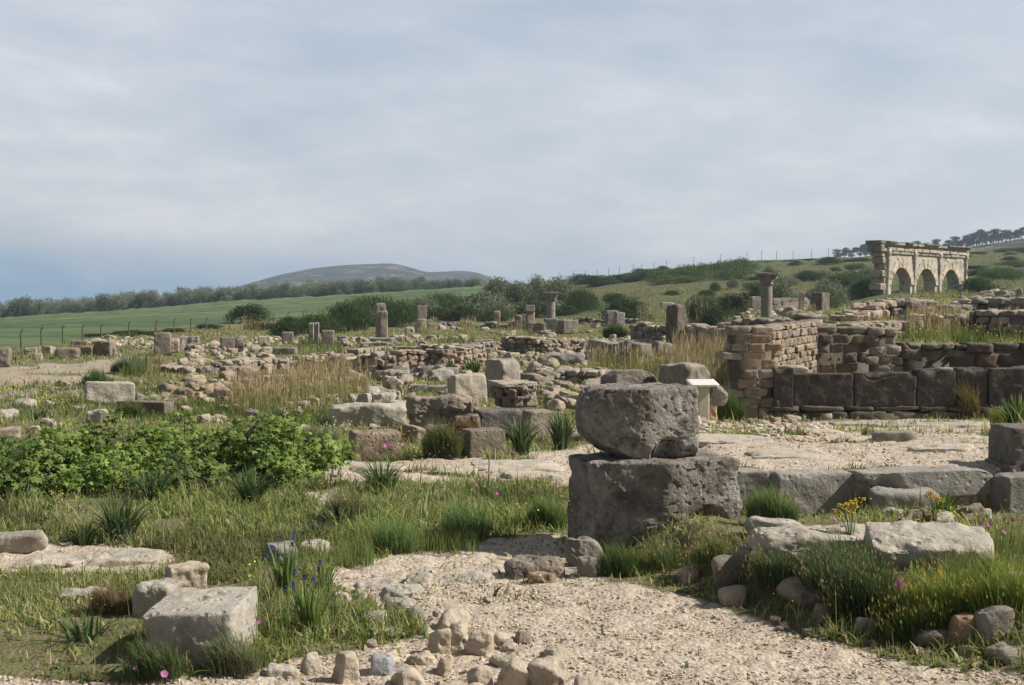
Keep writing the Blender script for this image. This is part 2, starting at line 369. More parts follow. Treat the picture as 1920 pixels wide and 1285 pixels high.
i = np.arange(nr - 1)[:, None] * nt_; j = np.arange(nt_)[None]; jn = (j + 1) % nt_
F = np.stack([i + j, i + nt_ + j, i + nt_ + jn, i + jn], 2).reshape(-1, 4)[:, ::-1]
V = np.stack([gx, gy, gz], 1); c0 = len(V); V = np.concatenate([V, [[0, 0, 0.]]])
gslope = ((gx / np.maximum(gy, 1) > .03) & (gy > 85)).astype(float)
ground = mk('ground', V, [F, np.stack([np.full(nt_, c0), (np.arange(nt_) + 1) % nt_, np.arange(nt_)], 1)], None, attrs={'gravel': np.append(gm, 0), 'field': np.append(gf, 0), 'slope': np.append(gslope, 0)})
tag(ground, kind='structure')
m, nt, bs, out = new_mat('ground'); v = nd(nt, 'ShaderNodeTexCoord').outputs['Object']
ag = nd(nt, 'ShaderNodeAttribute', attribute_name='gravel').outputs['Fac']; af = nd(nt, 'ShaderNodeAttribute', attribute_name='field').outputs['Fac']; asl = nd(nt, 'ShaderNodeAttribute', attribute_name='slope').outputs['Fac']
n1 = noise(nt, v, .35, 6, .6, .4); n2 = noise(nt, v, 1.6, 7, .65, .3); n3 = noise(nt, v, 9, 6, .7); n4 = noise(nt, v, 42, 5, .7); n0 = noise(nt, v, .06, 5, .6, .5)
soil = mix(nt, ramp(nt, n2, [(.35, 0.), (.65, 1.)]), (.15, .115, .07), (.235, .185, .12))
gr = mix(nt, ramp(nt, n1, [(.35, 0.), (.65, 1.)]), (.085, .105, .035), (.15, .155, .06))
base = mix(nt, ramp(nt, n3, [(.40, .15), (.60, .9)]), soil, gr)
dry = mix(nt, ramp(nt, n2, [(.42, 0.), (.56, 1.)]), (.15, .125, .055), (.075, .09, .032))
base = mix(nt, asl, base, mix(nt, ramp(nt, n0, [(.44, 0.), (.56, 1.)]), dry, (.07, .10, .032)))
vor = nd(nt, 'ShaderNodeTexVoronoi'); vor.inputs['Scale'].default_value = 38; ln(nt, v, vor.inputs['Vector'])
sv = nd(nt, 'ShaderNodeSeparateColor'); ln(nt, vor.outputs['Color'], sv.inputs[0])
gv = mix(nt, ramp(nt, n2, [(.3, 0.), (.7, 1.)]), (.475, .395, .315), (.54, .46, .375))
gv = mix(nt, ramp(nt, n3, [(.48, 0.), (.70, .55)]), gv, (.30, .235, .17))
gv = mix(nt, .6, gv, mix(nt, 1., gv, ramp(nt, sv.outputs[0], [(0, .62), (1, 1.3)]), 'MULTIPLY'))
gv = mix(nt, mth(nt, 'MULTIPLY', ramp(nt, n4, [(.3, 1.), (.48, 0.)]), .4), gv, (.22, .17, .12))
base = mix(nt, mth(nt, 'SMOOTHSTEP' if False else 'MULTIPLY', ag, 1.), base, gv)
fs = noise(nt, mapping(nt, v, (.03, .9, .05), (0, 0, 0), (0, 0, .3)), 1., 6, .65, .2)
fb = noise(nt, mapping(nt, v, (.012, .05, .02), (0, 0, 0), (0, 0, .2)), 1., 3, .5)
fc = mix(nt, ramp(nt, fs, [(.38, 0.), (.62, 1.)]), (.040, .080, .038), (.10, .148, .062))
fc = mix(nt, ramp(nt, fb, [(.45, 0.), (.62, .6)]), fc, (.175, .20, .085))
base = mix(nt, af, base, fc)
ln(nt, base, bs.inputs['Base Color']); bs.inputs['Roughness'].default_value = .95
hh = mth(nt, 'ADD', mth(nt, 'MULTIPLY', n3, .5), mth(nt, 'ADD', mth(nt, 'MULTIPLY', n4, .30), mth(nt, 'MULTIPLY', vor.outputs['Distance'], -.28)))
bp = nd(nt, 'ShaderNodeBump'); bp.inputs['Strength'].default_value = .75; bp.inputs['Distance'].default_value = .05; ln(nt, hh, bp.inputs['Height']); ln(nt, bp.outputs[0], bs.inputs['Normal'])
ground.data.materials.clear(); ground.data.materials.append(m)
# ------------------------------------------------------------------ far hills
def hill(name, D, depth, outline, c1, c2, c3, seed, zb=-12, sc=.02, rockc=None):
    xs = np.linspace(outline[0][0], outline[-1][0], 420); ox = [a for a, _ in outline]; oy = [b for _, b in outline]
    top = np.interp(xs, ox, oy); top = np.convolve(np.pad(top, 6, 'edge'), np.ones(13) / 13, 'valid')
    ts = np.linspace(-1, 1, 90); Xs, Ts = np.meshgrid(xs, ts)
    zt = np.array([ZP(q, D) for q in top])
    yy = D + Ts * depth; xx = XP(Xs, D) * (1 + 0 * Ts)
    prof = (1 - np.abs(Ts) ** 1.6)
    zz = zb + (zt[None] - zb) * prof + fbm(xx * sc, yy * sc, 0, seed, 5) * np.clip((zt[None] - zb), 0, 40) * .12 * prof * (1 - prof) * 2
    Vv = np.stack([xx, yy, zz], 2).reshape(-1, 3); n = len(xs)
    i = np.arange(len(ts) - 1)[:, None] * n; j = np.arange(n - 1)[None]
    Ff = np.stack([i + j, i + j + 1, i + n + j + 1, i + n + j], 2).reshape(-1, 4)
    m, nt, bs, out = new_mat(name); v = nd(nt, 'ShaderNodeTexCoord').outputs['Object']
    a = noise(nt, v, .012, 7, .65, .4); b = noise(nt, v, .09, 6, .7)
    b2 = noise(nt, v, .045, 8, .75); b3 = noise(nt, v, .03, 6, .7, .6); c = mix(nt, ramp(nt, a, [(.44, 0.), (.54, 1.)]), c1, c2); c = mix(nt, ramp(nt, b3, [(.52, 0.), (.58, .9)]), c, tuple(q * 2.6 for q in c1)); c = mix(nt, ramp(nt, b2, [(.48, 0.), (.53, 1.)]), c, c3)
    vt = nd(nt, 'ShaderNodeTexVoronoi'); vt.inputs['Scale'].default_value = .075; ln(nt, mapping(nt, v, (1, .6, 1.4)), vt.inputs['Vector']); c = mix(nt, mth(nt, 'MULTIPLY', ramp(nt, vt.outputs['Distance'], [(.25, 1.), (.42, 0.)]), ramp(nt, b3, [(.44, .9), (.52, .1)])), c, c3)
    ln(nt, c, bs.inputs['Base Color'])
    bp = nd(nt, 'ShaderNodeBump'); bp.inputs['Strength'].default_value = 1; bp.inputs['Distance'].default_value = 14; ln(nt, b2, bp.inputs['Height']); ln(nt, bp.outputs[0], bs.inputs['Normal'])
    return tag(mk(name, Vv, [Ff], m), kind='structure')
hill('far_hill', 1500, 260, [(330, 572), (440, 545), (480, 530), (530, 515), (590, 503), (650, 497), (735, 494), (765, 500), (800, 511), (870, 508), (900, 512), (930, 525), (1100, 560)],
     (.11, .075, .05), (.045, .065, .038), (.010, .022, .013), 4)
hill('pine_ridge_hill', 520, 130, [(1350, 520), (1480, 495), (1560, 487), (1650, 481), (1750, 472), (1830, 461), (1920, 447), (2050, 425), (2300, 395)],
     (.11, .11, .05), (.075, .085, .035), (.06, .07, .03), 9, -4)
# ------------------------------------------------------------------ foliage
def leaves(blobs, n, ls, seed, c1, c2, c3=None, up=0., asp=.5, shell=.45, flat=0.):
    rs = R_(seed); B = np.array(blobs, float); w = (B[:, 3] * B[:, 4] * B[:, 5]) ** (.67); w /= w.sum()
    k = rs.choice(len(B), n, p=w); d = rs.normal(size=(n, 3)); d /= np.linalg.norm(d, axis=1)[:, None]
    r = rs.uniform(0, 1, n) ** shell; r *= 1 + .22 * rs.normal(size=n) * (rs.rand(n) < .25)
    c = B[k, :3] + d * r[:, None] * B[k, 3:6]
    a = rs.normal(size=(n, 3)); a[:, 2] += up * 3; a += d * .5; a /= np.linalg.norm(a, axis=1)[:, None]
    b = np.cross(a, rs.normal(size=(n, 3))); b /= np.linalg.norm(b, axis=1)[:, None] + 1e-9
    s = ls * rs.uniform(.6, 1.4, n)[:, None]
    V = np.stack([c - b * s * asp * .5 - a * s * .1, c + b * s * asp * .5 - a * s * .1, c + b * s * asp * .25 + a * s, c - b * s * asp * .25 + a * s], 1).reshape(-1, 3)
    t = rs.uniform(0, 1, n)[:, None] * .7 + .3 * rs.uniform(0, 1, len(B))[k][:, None]
    col = np.array(c1) * (1 - t) + np.array(c2) * t
    if c3 is not None: q = rs.rand(n) < .12; col[q] = np.array(c3)
    return V, np.arange(4 * n).reshape(-1, 4), np.repeat(col, 4, 0)
def blobs_dome(w, d, h, n, seed, r=(.18, .32), z0=.12):
    rs = R_(seed); o = []
    for _ in range(n):
        a = rs.uniform(0, 2 * math.pi); q = rs.uniform(0, 1) ** .6; el = rs.uniform(0, 1)
        x = math.cos(a) * q * w * .42; y = math.sin(a) * q * d * .42; hh = math.sqrt(max(.05, 1 - q * q * .8))
        s = rs.uniform(*r); o.append((x, y, h * (z0 + (hh - s * .9 - z0) * el ** .5), w * s, d * s, h * s * 1.05))
    return o
def plant_obj(name, seed, blobs, n, ls, cols, trunk=None, **kw):
    V, F, c = leaves(blobs, n, ls, seed, *cols, **kw)
    root = bpy.data.objects.new(name, None); COL.objects.link(root)
    mk('foliage' if trunk is None else 'crown', V, [F], M['leaf'], root, cols={'col': c})
    if trunk is not None:
        pts = merge(trunk); mk('trunk', pts[0], pts[1], M['bark'], root)
    return root
OL = ((.11, .135, .09), (.21, .23, .17), (.30, .315, .25))          # olive leaves
DK = ((.032, .05, .02), (.062, .09, .034), (.10, .13, .05))           # dark evergreen scrub
BR = ((.05, .078, .028), (.09, .135, .045), (.13, .17, .07))          # broom
PN = ((.022, .034, .018), (.04, .058, .028))
def olive(seed, w=6, h=5, n=3600):
    rs = R_(seed); tr = [tube([(0, 0, -.3), (.05, .02, .5), (.1, 0, 1.2)], [.3, .22, .18], 8)]
    bl = []
    for q in range(11):
        a = q * 2.4 + rs.rand(); rad = w * rs.uniform(.12, .36); z = h * rs.uniform(.38, .84) - rad * .3
        x, y = math.cos(a) * rad, math.sin(a) * rad
        tr.append(tube([(.1, 0, 1.1), (x * .5, y * .5, z * .65), (x, y, z)], [.13, .08, .03], 6))
        s = rs.uniform(.13, .22); bl.append((x, y, z, w * s, w * s, h * s))
    bl.append((0, 0, h * .62, w * .26, w * .26, h * .22)); bl.append((0, 0, h * .3, w * .36, w * .36, h * .2))
    return plant_obj('olive_tree', seed, bl, n, .2, OL, tr, up=.3, asp=.4)
rs = R_(5)
ol = [olive(100 + i) for i in range(5)]; used = [False] * 5
n_ol = 0
LINE_TOP = ([-60, 0, 60, 110, 200, 300, 400, 450, 520, 620, 740, 850, 905], [563, 562, 560, 560, 552, 547, 538, 536, 531, 525, 523, 526, 528])
for row, (yd, stp, sh) in enumerate(((252, 22, 0), (266, 25, 9))):
    px = -70 + sh
    while px < 905:
        y = yd + rs.uniform(-3, 3); x = XP(px, y); z = float(H(x, y))
        want = ZP(np.interp(px, *LINE_TOP) - 5 + rs.uniform(-4, 9) + (5 if row == 0 else 0), y) - z
        k = rs.randint(5); o = ol[k] if not used[k] else copy_tree(ol[k]); used[k] = True
        s = max(.7, want / 4.6); o.location = (x, y, z); o.rotation_euler = (0, 0, rs.uniform(0, 6.28)); o.scale = (s * rs.uniform(.75, 1.05), s * rs.uniform(.8, 1.1), s)
        tint = rs.uniform(.7, 1.3); 
        for c in o.children: c.color = (tint, tint, tint * rs.uniform(.9, 1.15), 1)
        tag(o, 'grey-green olive tree in the long rows beyond the green field', 'olive tree', 'olive trees beyond the green field'); px += stp * rs.uniform(.75, 1.3) * max(.75, s)
# bushes and thickets: px range, top row, base depth
def bush_at(o, x0, x1, ytop, y, rz=None, W=4., Hh=3.):
    xc = XP((x0 + x1) / 2, y); z = float(H(xc, y)); w = (x1 - x0) / FPX * y; h = ZP(ytop, y) - z
    o.location = (xc, y, z - .05); o.scale = (w / W, min(w, 8) / W * 1.0, h / Hh); o.rotation_euler = (0, 0, rs.choice([0, math.pi]) + rs.uniform(-.3, .3) if rz is None else rz)
BK = {}
for i in range(3):
    BK['dark', i] = lambda i=i: plant_obj('evergreen_bush', 200 + i, blobs_dome(4, 4, 3, 26, 20 + i), 6500, .15, DK, up=.2)
    BK['broom', i] = lambda i=i: plant_obj('broom_bush', 210 + i, blobs_dome(4, 4, 3, 30, 30 + i), 7000, .24, BR, up=1.3, asp=.16)
    BK['olive', i] = lambda i=i: plant_obj('olive_bush', 220 + i, blobs_dome(4, 4, 3, 24, 40 + i), 6500, .16, OL, up=.3, asp=.4)
_bk = {}
def bush(kind, x0, x1, ytop, y, label, group=None, cat='bush', col=(1, 1, 1)):
    i = rs.randint(3); key = (kind, i)
    if key not in _bk: _bk[key] = o = BK[key]()
    else: o = copy_tree(_bk[key])
    bush_at(o, x0, x1, ytop, y); t = rs.uniform(.85, 1.15)
    for c in o.children: c.color = (t * col[0], t * col[1], t * col[2], 1)
    return tag(o, label, cat, group)
def DB(py, px=None):                       # depth of the ground at a pixel
    return P(px, py).y
bush('dark', 427, 507, 566, DB(606, 465), 'round dark bush standing alone at the edge of the green field')
bush('dark', 505, 560, 596, DB(632, 530), 'low dark bush to the right of the round bush at the field edge')
bush('broom', 600, 700, 560, DB(620, 650), 'rounded dark green bush behind the tall split column')
bush('broom', 540, 640, 585, DB(625, 590), 'low dark scrub behind the two thin upright stones')
bush('broom', 700, 790, 556, DB(614, 745), 'dark scrub just right of the tall split column')
bush('broom', 640, 760, 550, 105, 'broad scrub below the green field, behind the split column')
bush('olive', 740, 830, 552, 100, 'grey-green bush behind the block raised on two stones')
bush('broom', 780, 880, 545, 112, 'long scrub running down from the field corner')
bush('dark', 860, 930, 548, 95, 'dark bush left of the olive thicket')
bush('olive', 868, 965, 540, 93, 'large grey-green olive bush in front of the thicket')
bush('olive', 900, 965, 513, 122, 'tall olive at the left end of the central thicket', cat='olive tree')
bush('olive', 938, 1010, 521, 118, 'olive in the middle of the central thicket', cat='olive tree')
bush('olive', 985, 1030, 509, 122, 'highest olive of the central thicket', cat='olive tree')
bush('olive', 1010, 1082, 512, 116, 'broad olive just behind the slender column with capital', cat='olive tree')
bush('broom', 1055, 1122, 535, 104, 'feathery green bush at the right end of the olive thicket')
bush('dark', 955, 1060, 560, 95, 'low dark scrub at the foot of the olive thicket')
bush('dark', 800, 870, 575, 92, 'dark low scrub behind the row of fallen blocks')
bush('dark', 1060, 1130, 512, 205, 'dark bush on the hill just right of the olive thicket')
for x0, x1, yt, y in ((1080, 1160, 514, 190), (1130, 1200, 512, 195), (1175, 1250, 507, 190)):
    bush('dark', x0, x1, yt, y, 'low dark bush in the belt along the hill fence', 'dark bushes along the hill fence')
for x0, x1, yt, y, l in ((1215, 1300, 499, 180, 'leftmost of the broom bushes climbing to the hilltop'), (1255, 1345, 493, 178, 'green broom bush halfway up the hilltop thicket'), (1310, 1400, 485, 182, 'tall green broom bush near the top of the hill'),
                         (1355, 1424, 480, 186, 'topmost broom bush of the hilltop thicket'), (1225, 1320, 512, 168, 'low green broom bush at the lower edge of the hilltop thicket'), (1320, 1415, 503, 170, 'wide green broom bush below the hilltop')):
    bush('broom', x0, x1, yt, y, l, 'broom bushes on the hilltop', col=(1.1, 1.1, .95))
for x0, x1, yt in ((1425, 1470, 490), (1462, 1500, 487), (1500, 1545, 484), (1550, 1610, 484), (1590, 1645, 483), (1812, 1850, 470), (1860, 1925, 464), (1890, 1960, 462)):
    bush('dark', x0, x1, yt, 232 + rs.uniform(-6, 6), 'low dark bush on the skyline of the right hill', 'low bushes on the right skyline')
for x0, x1, yt, y, k, l in ((1130, 1215, 553, 88, 'dark', 'dark spreading bush on the slope left of the standing stone'), (1285, 1350, 552, 84, 'dark', 'dark bush on the slope right of the standing stone'),
                         (1345, 1400, 545, 90, 'dark', 'dark bush on the slope left of the palm'), (1310, 1365, 568, 70, 'dark', 'low dark bush beside the far low wall'), (1440, 1502, 514, 84, 'olive', 'round grey-green olive bush behind the tall column'),
                         (1375, 1440, 560, 72, 'broom', 'low green bush left of the tall column'), (1512, 1592, 516, 80, 'olive', 'round dark olive bush left of the arches'), (1485, 1540, 505, 150, 'dark', 'small dark bush on the hillside above the round olive'),
                         (1548, 1640, 505, 128, 'broom', 'green bush on the hillside left of the arches'), (1590, 1650, 520, 100, 'broom', 'bright green bush touching the left end of the arches'), (1600, 1650, 497, 130, 'olive', 'grey bush above the green bush left of the arches'),
                         (1815, 1900, 500, 140, 'dark', 'dark bush on the slope right of the arches'), (1850, 1960, 487, 170, 'broom', 'wide green bush high on the slope right of the arches')):
    bush(k, x0, x1, yt, y, l)
for x0, x1, yt, y in ((150, 215, 622, 62), (200, 290, 616, 64), (255, 320, 618, 66), (360, 420, 604, 76), (-20, 60, 650, 52), (30, 90, 648, 50)):
    bush('dark', x0, x1, yt, y, 'low dark scrub along the foot of the left fence', 'scrub along the left fence')
for q, (x0, x1, yt, y, k) in enumerate(((515, 575, 590, 70, 'dark'), (560, 625, 586, 80, 'broom'), (620, 690, 570, 88, 'dark'), (690, 740, 575, 82, 'olive'), (735, 800, 572, 90, 'dark'), (790, 850, 570, 92, 'broom'), (840, 900, 566, 90, 'dark'), (900, 960, 572, 88, 'broom'), (1040, 1085, 570, 96, 'dark'), (300, 350, 612, 70, 'dark'), (215, 262, 622, 62, 'broom'), (455, 520, 600, 76, 'dark'))):
    bush(k, x0, x1, yt, y, 'dark scrub in the long belt between the ruins and the green field', 'scrub belt below the green field', 'shrub')
hs = R_(61)
for q in range(70):
    px = hs.uniform(1080, 1925); y = hs.uniform(95, 225); yb_px = 555 - (float(H(XP(px, y), y)) - EYE) * FPX / y
    if yb_px > 585 or (1630 < px < 1830 and y < 125): continue
    w_ = hs.uniform(1.2, 4.5) / y * FPX; hh_ = hs.uniform(.5, 1.6) / y * FPX
    bush(['dark', 'dark', 'broom', 'olive'][hs.randint(4)], px - w_ / 2, px + w_ / 2, yb_px - hh_, y, 'small low shrub dotting the grassy hillside', 'small shrubs dotting the hillside', 'shrub', col=(1.2, 1.15, 1.05))
# palm
p = Vector((XP(1410, 90), 90, 0)); p.z = float(H(p.x, p.y))
palm = empty('palm_shrub', p, 0, 'small dwarf palm with arching fronds left of the tall column', 'palm')
rs2 = R_(8); fr = []
for q in range(46):
    a = rs2.uniform(0, 6.28); e = rs2.uniform(-.1, 1.3); L = rs2.uniform(1.1, 1.9); dx = Vector((math.cos(a) * math.cos(e), math.sin(a) * math.cos(e), math.sin(e)))
    side = dx.cross(Vector((0, 0, 1))).normalized()
    for t in np.linspace(.25, 1, 9):
        c = Vector((0, 0, 1.1)) + dx * L * t + Vector((0, 0, -.5 * L * t * t * .6))
        for s in (-1, 1):
            tip = c + (dx * .35 + side * s * .42) * (1.15 - t * .7); fr.append((c - dx * .04, c + dx * .04, tip + dx * .02, tip - dx * .02))
fv = np.array([list(map(tuple, f)) for f in fr]).reshape(-1, 3)
mk('fronds', fv, [np.arange(len(fv)).reshape(-1, 4)], M['leaf'], palm, cols={'col': np.tile((.05, .07, .035), (len(fv), 1))})
tv, tf = tube([(0, 0, -.3), (0, 0, 1.1)], [.22, .18], 8); mk('trunk', tv, tf, M['bark'], palm)
# pines on the ridge
def pine(seed):
    rs = R_(seed); h = 7.; tr = [tube([(0, 0, -1.), (.1, 0, 2.5), (rs.uniform(-.4, .4), 0, 5.)], [.28, .2, .1], 6)]; bl = []
    for q in range(rs.randint(8, 13)):
        z = rs.uniform(2.2, 6.4); r = rs.uniform(.2, 1.9); a = rs.uniform(0, 6.28); s = rs.uniform(.7, 1.35)
        bl.append((math.cos(a) * r, math.sin(a) * r, z, s * 1.1, s * 1.1, s * .75)); tr.append(tube([(0, 0, z - 1.3), (math.cos(a) * r, math.sin(a) * r, z)], [.09, .04], 4))
    return plant_obj('pine_tree', seed, bl, 3000, .26, PN, tr, up=.3)
pn = [pine(300 + i) for i in range(4)]; up_ = [False] * 4
PX = [(1570, 475), (1583, 472), (1596, 471), (1612, 466), (1622, 464), (1632, 472), (1722, 452), (1737, 456), (1755, 449), (1770, 455), (1782, 450), (1791, 444), (1800, 449), (1809, 438), (1818, 443), (1829, 437), (1840, 430), (1848, 434), (1861, 430), (1870, 432), (1884, 428), (1900, 431), (1913, 424), (1926, 420), (1940, 416), (1662, 470), (1700, 466), (1745, 462), (1762, 461), (1776, 458), (1786, 458), (1796, 456), (1815, 452), (1823, 450), (1834, 447), (1845, 444), (1855, 441), (1866, 441), (1877, 438), (1891, 436), (1906, 434), (1640, 474)]
for q, (px, yt) in enumerate(PX):
    if px < 1665: yt -= 7
    k = rs.randint(4); o = pn[k] if not up_[k] else copy_tree(pn[k]); up_[k] = True
    y = 520 + rs.uniform(-14, 4); ridge = np.interp(px, [1350, 1480, 1560, 1650, 1750, 1830, 1920, 2050], [520, 495, 487, 481, 472, 461, 447, 425])
    z = ZP(ridge + 3, y); s = (ZP(yt, y) - z) / 7.
    o.location = (XP(px, y), y, z); o.scale = (s * rs.uniform(.9, 1.5),) * 2 + (s,); o.rotation_euler = (0, 0, rs.uniform(0, 6.28))
    tag(o, 'dark pine tree in the row on the distant ridge', 'pine tree', 'pine trees on the distant ridge')
# ------------------------------------------------------------------ fences
def conc(name, c):
    m, nt, bs, out = new_mat(name); v = nd(nt, 'ShaderNodeTexCoord').outputs['Object']
    ln(nt, mix(nt, noise(nt, v, 3, 4), c, tuple(q * .7 for q in c)), bs.inputs['Base Color']); return m
M['post'] = conc('concrete_post', (.15, .14, .115)); M['wire'] = conc('fence_wire', (.12, .12, .11)); M['postd'] = conc('dark_post', (.13, .12, .11))
def fence(label, pts, hh, mat, wires=3, lean=1):
    base = pts[0]; root = empty('wire_fence', base, 0, label, 'fence'); prev = None
    for p in pts:
        q = p - base; a = tube([q + Vector((0, 0, -.3)), q + Vector((0, 0, hh * .85)), q + Vector((lean * .18 * hh / 2, 0, hh))], [.045, .04, .03], 6)
        mk('post', a[0], a[1], M[mat], root, smooth=False)
    for w in range(wires):
        z = hh * (.3 + .6 * w / max(1, wires - 1)); a = tube([p - base + Vector((0, 0, z)) for p in pts], [.006] * len(pts), 3); mk('wire', a[0], a[1], M['wire'], root)
lf = []
for px, yb in ((-90, 665), (-30, 661), (40, 656), (78, 650), (118, 644), (155, 642), (190, 641), (242, 634), (293, 628), (327, 625), (358, 623), (387, 622), (430, 618), (470, 614), (513, 609), (540, 606), (569, 601), (597, 597)):
    lf.append(P(px, yb))
fence('wire fence with bent concrete posts along the near edge of the green field', lf, .80, 'post')
rf = []
for px in (1048, 1075, 1098, 1119, 1141, 1161, 1187, 1203, 1225, 1249, 1300, 1350, 1400, 1427, 1455, 1486, 1520, 1552, 1590, 1640):
    y = DC - 2; x = XP(px, y); rf.append(Vector((x, y, float(H(x, y)))))
fence('wire fence with dark posts running along the hill skyline', rf, 1.9, 'postd')
# ------------------------------------------------------------------ masonry
ones = lambda n: np.ones((n, 3))
def course_wall(A, B, z0, tops, thick, ch=(.14, .2), cl=(.2, .4), seed=0, k=14, amp=.05, gap=.96, tints=((1, 1, 1),), n=5, back=True, jit=.03, rubble=False):
    """stones of a wall from A to B (xy); tops = [(s 0..1, z top)]; returns merged geometry + tint per vertex"""
    rs = R_(seed); A = np.array(A[:2], float); B = np.array(B[:2], float); L = np.linalg.norm(B - A); dr = (B - A) / L; nr = np.array([-dr[1], dr[0]]); ang = math.atan2(dr[1], dr[0])
    parts, cols = [], []; ts = [t for t, _ in tops]; tz = [z for _, z in tops]; z = z0; zmax = max(tz)
    while z < zmax - .02:
        h = rs.uniform(*ch); s = -rs.uniform(0, cl[0])
        while s < L:
            l = rs.uniform(*cl); c = s + l / 2
            top = np.interp(np.clip(c / L, 0, 1), ts, tz)
            if z + h * .45 < top and 0 < c < L + .05:
                hh = min(h, max(h * .6, top - z)); n_layers = [(0, thick)] if thick < .75 else [(-thick * .25, thick * .5), (thick * .25, thick * .5)]
                split = rubble and rs.rand() < .0
                for (o, tk) in n_layers:
                    for (zz, h2) in (((z, hh * .55), (z + hh * .5, hh * .5)) if split else ((z, hh),)):
                        V, F = rock((l / 2 * gap, tk / 2 * rs.uniform(.88, 1.0 + jit * 2), h2 / 2 * gap), n, k * rs.uniform(.7, 1.3), rs.randint(1 << 20), 9 if rubble else 3, amp, cutdepth=(.62, .9) if rubble else (.76, 1.))
                        V = roty(V, rs.normal() * jit); V = rotz(V, ang + rs.normal() * jit)
                        p = A + dr * c + nr * (o + rs.normal() * jit * .4)
                        V = V + np.array([p[0], p[1], zz + h2 / 2]); parts.append((V, F))
                        t = np.array(tints[rs.randint(len(tints))]) * rs.uniform(.82, 1.15); cols.append(np.tile(t, (len(V), 1)))
            s += l
        z += h
    # dark mortar / rubble core just inside the faces
    m_ = max(2, int(L / .3)); ss = np.linspace(.01, L - .01, m_); tp = np.interp(ss / L, ts, tz) - .07 - .3 * (ch[0])
    P0 = A + np.outer(ss, dr); th = thick / 2 * .84; V = []
    for sg, up in ((-1, 0), (-1, 1), (1, 1), (1, 0)):
        q = P0 + nr * th * sg; V.append(np.column_stack([q, tp if up else np.full(m_, z0 - .15)]))
    V = np.concatenate(V); i = np.arange(m_ - 1); F = np.concatenate([np.stack([a * m_ + i, a * m_ + i + 1, (a + 1) * m_ + i + 1, (a + 1) * m_ + i], 1) for a in range(3)] + [np.array([[0, m_, 2 * m_, 3 * m_], [m_ - 1, 4 * m_ - 1, 3 * m_ - 1, 2 * m_ - 1]])])
    parts.append((V, [F])); cols.append(np.tile((.55, .5, .45), (len(V), 1)))
    V, F = merge(parts); return V, F, np.concatenate(cols)
def wall_obj(name, label, segs, mat, cat='stone wall', group=None, parent=None):
    V, F = merge([(s[0], s[1]) for s in segs]); c = np.concatenate([s[2] for s in segs]); b = V.min(0) * .5 + V.max(0) * .5; b[2] = V[:, 2].min()
    o = mk(name, V, F, M[mat], parent, cols={'tint': c}, loc=b if parent is None else None)
    return tag(o, label, cat, group) if label else o
def rubble_wall(label, base, tops, thick, ch, cl, seed, mat='rubble', tints=((1, 1, 1), (1.05, .95, .85), (.9, .9, .92), (1.1, 1.02, .95)), name='rubble_wall', k=10, amp=.07):
    """base = pixels along the foot of the wall; tops = picture rows of its top at the same points"""
    cl = (min(cl[0], ch[0] * 1.0), min(cl[1], ch[1] * 1.7)) if mat == 'rubble' else cl
    pts = [P(a, b) for a, b in base]; segs = []
    for i in range(len(pts) - 1):
        a, b = pts[i], pts[i + 1]; z0 = min(a.z, b.z) - .08
        ta = ZP(tops[i], a.y + thick * .4); tb = ZP(tops[i + 1], b.y + thick * .4)
        rs = R_(seed + i); m_ = max(2, int((b - a).length / .5)); t = np.linspace(0, 1, m_ + 1)
        tt = ta + (tb - ta) * t + rs.uniform(-.16, .06, m_ + 1) * min(1, (ta - z0))
        segs.append(course_wall(a, b, z0, list(zip(t, tt)), thick, ch, cl, seed + i, k + 22, amp, tints=tints, n=9, rubble=True, jit=.09))
    return wall_obj(name, label, segs, mat)
GT = ((1, 1, 1), (.9, .9, .92), (1.12, 1.06, .98), (.82, .78, .74), (1.2, 1.0, .8))
# --- the walls at the right: pier, return wall, long back wall
yp = 19.7; xL = XP(1366, yp); xR = XP(1443, yp); zb = float(H(xL, yp)) - .1; zt = ZP(612, yp)
pier_f = course_wall((xL, yp), (xR, yp), zb, [(0, zt), (1, zt)], .5, (.125, .165), (.22, .42), 3, 34, .05, tints=GT, n=7)
yb2 = 23.0; xr2 = XP(1512, yb2)
ret = course_wall((xR - .12, yp + .1), (xr2, yb2), zb, [(0, zt), (1, zt + .02)], .5, (.1, .165), (.16, .36), 5, 30, .06, tints=((1.1, 1.03, .93), (.95, .9, .84), (1.2, 1.05, .88), (.8, .77, .73)), n=8)
pw = wall_obj('masonry_pier', 'coursed stone pier and return wall standing in front of the tall column', [pier_f, ret], 'masonry', 'stone wall')
xs = [1500, 1685, 1690, 1800, 1925, 2100]
zt2 = ZP(612, yb2)
bw1 = course_wall((XP(1500, yb2), yb2), (XP(1625, yb2), yb2), zb - .1, [(0, zt2), (1, zt2)], .5, (.16, .21), (.25, .6), 15, 34, .05, tints=((.6, .6, .6), (.5, .48, .47), (.7, .6, .52)), n=7)
bw1b = course_wall((XP(1625, yb2), yb2), (XP(1684, yb2), yb2), zb - .1, [(0, zt2), (.7, zt2 - .03), (1, zt2 - .28)], .5, (.14, .2), (.2, .35), 16, 13, .05, tints=((1.2, 1.1, 1.0), (1, 1, 1)), n=6)
zt3 = ZP(644, yb2)
bw2 = course_wall((XP(1684, yb2), yb2), (XP(1790, yb2), yb2), zb - .1, [(0, zt3 + .02), (1, zt3)], .5, (.12, .3), (.18, .45), 17, 26, .08, tints=((.55, .53, .5), (.8, .76, .7), (.45, .45, .45)), n=7, rubble=True, jit=.05)
bw3 = course_wall((XP(1790, yb2), yb2), (XP(2100, yb2), yb2), zb - .1, [(0, zt3), (1, zt3 + .03)], .5, (.25, .31), (.35, .62), 18, 18, .035, tints=((.42, .4, .38), (.6, .44, .34), (.36, .36, .36)), n=7)
